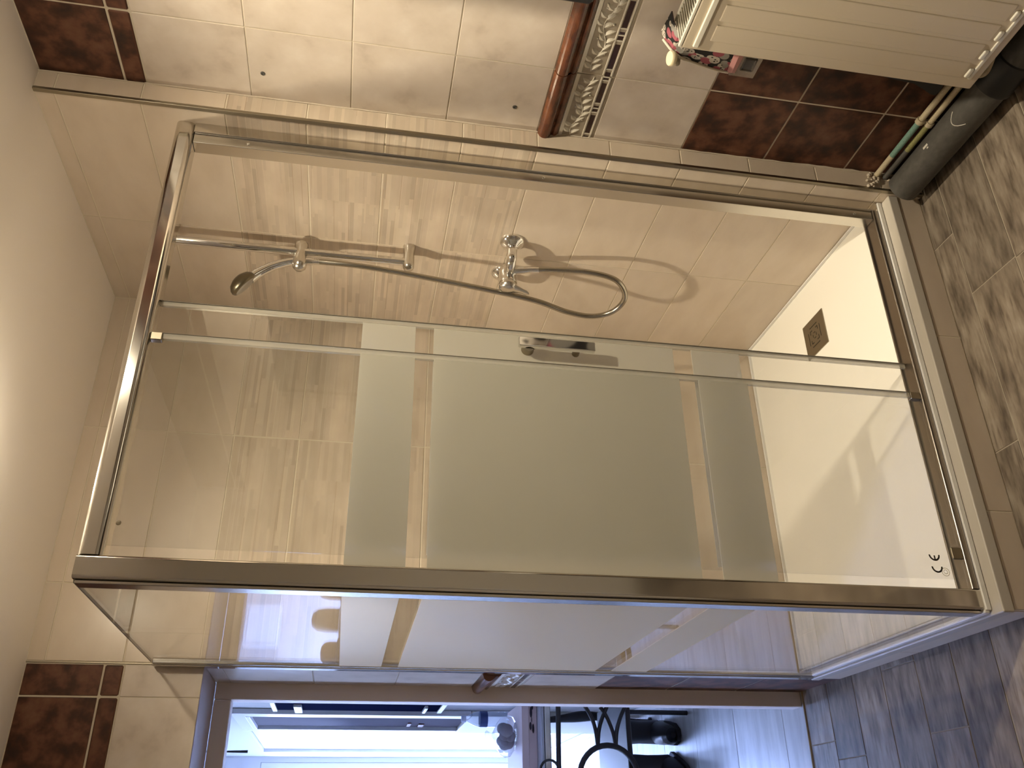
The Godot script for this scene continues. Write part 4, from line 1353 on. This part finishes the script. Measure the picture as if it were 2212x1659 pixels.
func build_table() -> void:
	var t := thing("kitchen_table", Vector3(-1.45, 0, -2.35), "kitchen table with pale top, metal edge and black wrought iron legs", "table")
	part("tabletop", gbox(Vector3(-1.92, 0.650, -2.72), Vector3(-1.012, 0.664, -2.052), 0.003), plain(lin(0.5, 0.52, 0.58), 0.12), t)
	part("edge_band", gbox(Vector3(-1.925, 0.624, -2.725), Vector3(-1.008, 0.6495, -2.045), 0.004), M.chrome_soft, t)
	for c in [[-1.045, -2.60], [-1.86, -2.60], [-1.86, -2.14]]:
		var g := Geo.new()
		var x: float = c[0]
		var z: float = c[1]
		var pts := smooth_path([Vector3(x, 0.626, z), Vector3(x + 0.002, 0.53, z), Vector3(x + 0.012, 0.42, z), Vector3(x + 0.022, 0.32, z), Vector3(x + 0.016, 0.22, z), Vector3(x + 0.002, 0.11, z), Vector3(x - 0.002, 0.006, z)], 4)
		var rad := []
		for k in pts.size():
			var s := float(k) / (pts.size() - 1)
			rad.append(0.013 + 0.012 * exp(-pow((s - 0.45) / 0.16, 2)))
		g.tube(pts, rad, 10)
		g.lathe(Vector3(x - 0.002, 0.001, z), Vector3.UP, [Vector2(0, 0), Vector2(0.022, 0), Vector2(0.022, 0.010), Vector2(0.012, 0.016)], 14)
		part("leg", g, M.black, t)

	# flat carton on the table
	var c := thing("carton", Vector3(-1.2, 0.665, -2.2), "flat pale pink carton with black printing lying on the kitchen table", "carton")
	part("box", gbox(Vector3(-1.42, 0.6645, -2.46), Vector3(-1.035, 0.727, -2.13), 0.002), plain(lin(0.72, 0.56, 0.54), 0.6), c)
	part("lid", gbox(Vector3(-1.425, 0.700, -2.465), Vector3(-1.030, 0.7300, -2.125), 0.002), plain(lin(0.75, 0.60, 0.58), 0.6), c)
	var g := Geo.new()
	for q in [[-1.070, 0.690, 0.010, 0.022], [-1.045, 0.684, 0.008, 0.016], [-1.125, 0.693, 0.009, 0.016], [-1.135, 0.682, 0.008, 0.019], [-1.100, 0.688, 0.003, 0.012]]:
		var ring := PackedVector2Array()
		for k in 14:
			var a := TAU * k / 14.0
			ring.append(Vector2(q[0] + cos(a) * q[3], q[1] + sin(a) * q[2] * 0.55))
		g.slab(I.translated(Vector3(0, 0, 0)), ring, -2.1252, -2.1244)
	part("print", g, plain(lin(0.03, 0.02, 0.03), 0.7), c)

	# water bottle
	var b := thing("water_bottle", Vector3(-1.045, 0.665, -2.555), "clear plastic water bottle with dark blue label on the table", "bottle")
	var bp := Vector3(-1.050, 0.6645, -2.53)
	var clear := plain(Color(0.72, 0.80, 0.92, 0.30), 0.06)
	clear.transparency = BaseMaterial3D.TRANSPARENCY_ALPHA
	g = Geo.new()
	g.lathe(bp, Vector3.UP, [Vector2(0, 0.001), Vector2(0.030, 0.001), Vector2(0.034, 0.010), Vector2(0.034, 0.060), Vector2(0.031, 0.066), Vector2(0.034, 0.072), Vector2(0.034, 0.090), Vector2(0.031, 0.096), Vector2(0.034, 0.102), Vector2(0.034, 0.185), Vector2(0.030, 0.205), Vector2(0.020, 0.228), Vector2(0.0125, 0.240), Vector2(0.0125, 0.258)], 24)
	part("body", g, clear, b)
	g = Geo.new()
	g.lathe(bp, Vector3.UP, [Vector2(0.0345, 0.150), Vector2(0.0350, 0.152), Vector2(0.0350, 0.183), Vector2(0.0345, 0.185)], 24)
	part("label_band", g, plain(lin(0.03, 0.06, 0.20), 0.4), b)
	g = Geo.new()
	g.lathe(bp, Vector3.UP, [Vector2(0.0145, 0.248), Vector2(0.0150, 0.250), Vector2(0.0150, 0.266), Vector2(0.013, 0.269), Vector2(0, 0.269)], 20)
	part("cap", g, plain(lin(0.55, 0.60, 0.75), 0.4), b)

	# knotted clear bag of brown buns on the carton
	var s := thing("plastic_bag", Vector3(-1.15, 0.731, -2.28), "knotted clear plastic bag of brown buns on the carton", "bag")
	var film := plain(Color(0.80, 0.86, 0.98, 0.20), 0.15)
	film.transparency = BaseMaterial3D.TRANSPARENCY_ALPHA
	g = Geo.new()
	var r := RandomNumberGenerator.new()
	r.seed = 17
	g.lathe(Vector3(-1.150, 0.7305, -2.28), Vector3(0.05, 1, 0), [Vector2(0, 0.001), Vector2(0.058, 0.001), Vector2(0.082, 0.018), Vector2(0.086, 0.040), Vector2(0.076, 0.062), Vector2(0.050, 0.082), Vector2(0.022, 0.094), Vector2(0.008, 0.102), Vector2(0.010, 0.110), Vector2(0.020, 0.124), Vector2(0.012, 0.132), Vector2(0, 0.134)], 11)
	part("film", g, film, s)
	g = Geo.new()
	for q in 13:
		g.ball(Vector3(-1.150 + r.randf_range(-0.045, 0.045), 0.7305 + r.randf_range(0.024, 0.055), -2.28 + r.randf_range(-0.040, 0.040)), r.randf_range(0.022, 0.029), 10)
	part("buns", g, plain(lin(0.13, 0.075, 0.05), 0.8), s)

func build_chair() -> void:
	var c := thing("iron_chair", Vector3(-1.31, 0, -1.85), "black wrought iron chair with a ring in its openwork back, by the doorway", "chair")
	var z := -1.70
	var x0 := -1.565
	var x1 := -1.068
	var g := Geo.new()
	g.tube([Vector3(x0, 0.671, z), Vector3(-1.3, 0.677, z), Vector3(x1, 0.671, z)], [0.0095, 0.0095, 0.0095], 12)
	part("top_rail", g, M.black, c)
	for x in [x0, x1]:
		g = Geo.new()
		g.tube([Vector3(x, 0.003, z - 0.015), Vector3(x, 0.36, z - 0.005), Vector3(x, 0.677, z)], [0.010, 0.010, 0.010], 12)
		part("rear_leg", g, M.black, c)
		g = Geo.new()
		g.tube([Vector3(x, 0.003, z - 0.41), Vector3(x, 0.385, z - 0.40)], [0.010, 0.010], 12)
		part("front_leg", g, M.black, c)
	var cx := -1.352
	var cy := 0.488
	var rr := 0.112
	g = Geo.new()
	var ring := []
	for k in 33: ring.append(Vector3(cx + cos(TAU * k / 32.0) * rr, cy + sin(TAU * k / 32.0) * rr, z))
	g.tube(ring, [0.0105, 0.0105], 10, false)
	part("ring", g, M.black, c)
	for a in [[Vector3(-1.247, 0.525, z), [Vector3(-1.19, 0.530, z), Vector3(-1.138, 0.546, z), Vector3(x1, 0.590, z)], [Vector3(-1.19, 0.518, z), Vector3(-1.14, 0.500, z), Vector3(x1, 0.462, z)]],
			[Vector3(-1.247, 0.455, z), [Vector3(-1.19, 0.465, z), Vector3(-1.134, 0.488, z), Vector3(-1.105, 0.508, z)], [Vector3(-1.19, 0.448, z), Vector3(-1.13, 0.425, z), Vector3(x1, 0.385, z)]]]:
		for q in [a[1], a[2]]:
			g = Geo.new()
			g.tube(smooth_path([a[0]] + q, 5), [0.0075, 0.0075], 8)
			part("scroll", g, M.black, c)
			g = Geo.new()
			var flip := []
			for w in [a[0]] + q: flip.append(Vector3(2 * cx - w.x if 2 * cx - w.x > x0 else x0, w.y, w.z))
			g.tube(smooth_path(flip, 5), [0.0075, 0.0075], 8)
			part("scroll", g, M.black, c)
	part("seat", gbox(Vector3(x0, 0.385, z - 0.42), Vector3(x1, 0.405, z - 0.012), 0.006), M.black, c)
	g = Geo.new()
	ring = []
	for k in 17: ring.append(Vector3(-1.325 + cos(TAU * k / 16.0) * 0.034, 0.712 + sin(TAU * k / 16.0) * 0.034, z))
	g.tube(ring, [0.005, 0.005], 8, false)
	part("finial_ring", g, M.black, c)

func boot_geo(at: Vector3, turn: float) -> Geo:
	var g := Geo.new()
	var b := Transform3D(Basis(Vector3.UP, turn), at)
	var up := []
	var rad := []
	for q in [[0.0, 0.045, 0.052], [0.0, 0.09, 0.050], [0.0, 0.14, 0.049], [0.002, 0.19, 0.052], [0.004, 0.225, 0.055]]:
		up.append(b * Vector3(q[0], q[1], 0))
		rad.append(q[2])
	g.tube(up, rad, 18)
	var toe := []
	rad = []
	for q in [[-0.045, 0.042, 0.034], [-0.02, 0.047, 0.046], [0.04, 0.050, 0.050], [0.09, 0.047, 0.047], [0.135, 0.042, 0.041], [0.160, 0.038, 0.030], [0.172, 0.036, 0.012]]:
		toe.append(b * Vector3(q[0], q[1], 0))
		rad.append(q[2])
	g.tube(toe, rad, 18)
	return g

func build_boots() -> void:
	var k := 0
	for q in [[Vector3(-1.118, 0.004, -2.37), -1.75, "black ankle boot standing under the kitchen table, nearer the wall"], [Vector3(-1.272, 0.004, -2.27), -1.95, "black ankle boot standing under the kitchen table, beneath the chair ring"]]:
		var at: Vector3 = q[0]
		var turn: float = q[1]
		var b := thing("boot", at, q[2], "boot", "black boots under the table")
		part("upper", boot_geo(at, turn), M.black, b)
		var g := Geo.new()
		var f := Transform3D(Basis(Vector3.UP, turn), at)
		var o := PackedVector2Array([Vector2(-0.075, -0.03), Vector2(-0.06, -0.048), Vector2(0.04, -0.05), Vector2(0.12, -0.046), Vector2(0.168, -0.025), Vector2(0.175, 0.0), Vector2(0.168, 0.025), Vector2(0.12, 0.046), Vector2(0.04, 0.05), Vector2(-0.06, 0.048), Vector2(-0.075, 0.03)])
		g.slab(f * Transform3D(Basis(Vector3.RIGHT, -PI / 2), Vector3.ZERO), o, 0.0, 0.018)
		part("sole", g, plain(lin(0.02, 0.02, 0.022), 0.8), b)
		g = Geo.new()
		g.tube(smooth_path([f * Vector3(-0.05, 0.20, 0.0), f * Vector3(-0.075, 0.235, 0.01), f * Vector3(-0.05, 0.255, 0.0)], 5), [0.004, 0.004], 8)
		part("pull_loop", g, M.black, b)
		k += 1

# hats on a cabinet, met only as a reflection in the side glass
func build_hats() -> void:
	var wood := mottled(101, 0.012, [[0.0, lin(0.04, 0.022, 0.015)], [1.0, lin(0.09, 0.052, 0.035)]], Vector2(4, 0.7), 0.5)
	var st := thing("hat_cabinet", Vector3(-1.95, 0, -3.4), "brown wooden cabinet in the kitchen with hats on top, reflected in the side glass", "cabinet")
	part("body", gbox(Vector3(-2.45, 0.05, -3.65), Vector3(-1.50, 1.495, -3.12), 0.005), wood, st)
	part("top", gbox(Vector3(-2.47, 1.4955, -3.67), Vector3(-1.48, 1.520, -3.09), 0.005), wood, st)
	part("base", gbox(Vector3(-2.43, 0.0, -3.63), Vector3(-1.52, 0.0495, -3.14), 0.003), wood, st)
	for x in [-2.44, -1.97]:
		part("door", gbox(Vector3(x, 0.07, -3.1195), Vector3(x + 0.46, 1.475, -3.102), 0.004), wood, st)
	for q in [[Vector3(-1.995, 1.521, -3.24), 0.090, 1.5, lin(0.08, 0.026, 0.018), "brown_hat", "round brown felt hat on the brown kitchen cabinet, reflected in the side glass"], [Vector3(-1.805, 1.521, -3.24), 0.076, 2.0, lin(0.24, 0.20, 0.15), "beige_hat", "tall beige hat with pale brim on the brown kitchen cabinet, reflected in the side glass"], [Vector3(-1.630, 1.521, -3.24), 0.072, 1.25, lin(0.12, 0.105, 0.10), "wool_hat", "grey wool hat on the brown kitchen cabinet, reflected in the side glass"]]:
		var o := thing(q[4], q[0], q[5], "hat")
		var g := Geo.new()
		var r: float = q[1]
		var k: float = q[2]
		g.lathe(q[0] + Vector3(0, 0.004, 0), Vector3.UP, [Vector2(0.0, 0.0), Vector2(r * 0.84, 0.0), Vector2(r * 0.84, r * 0.5 * k), Vector2(r * 0.74, r * 0.8 * k), Vector2(r * 0.45, r * 0.98 * k), Vector2(0, r * 1.02 * k)], 24)
		part("crown", g, plain(q[3], 0.85), o)
		g = Geo.new()
		g.lathe(q[0], Vector3.UP, [Vector2(r * 0.80, 0.0), Vector2(r * 1.12, 0.0), Vector2(r * 1.14, 0.006), Vector2(r * 0.82, 0.012)], 24)
		part("brim", g, plain(lin(0.72, 0.70, 0.68), 0.8) if q[4] == "beige_hat" else plain(q[3], 0.85), o)
	var b := thing("white_wall_box", Vector3(-2.1, 2.1, -5.15), "white box high on the far kitchen wall, reflected in the side glass", "box")
	part("case", gbox(Vector3(-2.32, 1.98, -5.199), Vector3(-2.02, 2.24, -5.06), 0.006), M.kitchen_white, b)
	part("cover", gbox(Vector3(-2.30, 2.00, -5.0595), Vector3(-2.04, 2.22, -5.05), 0.004), M.kitchen_white, b)
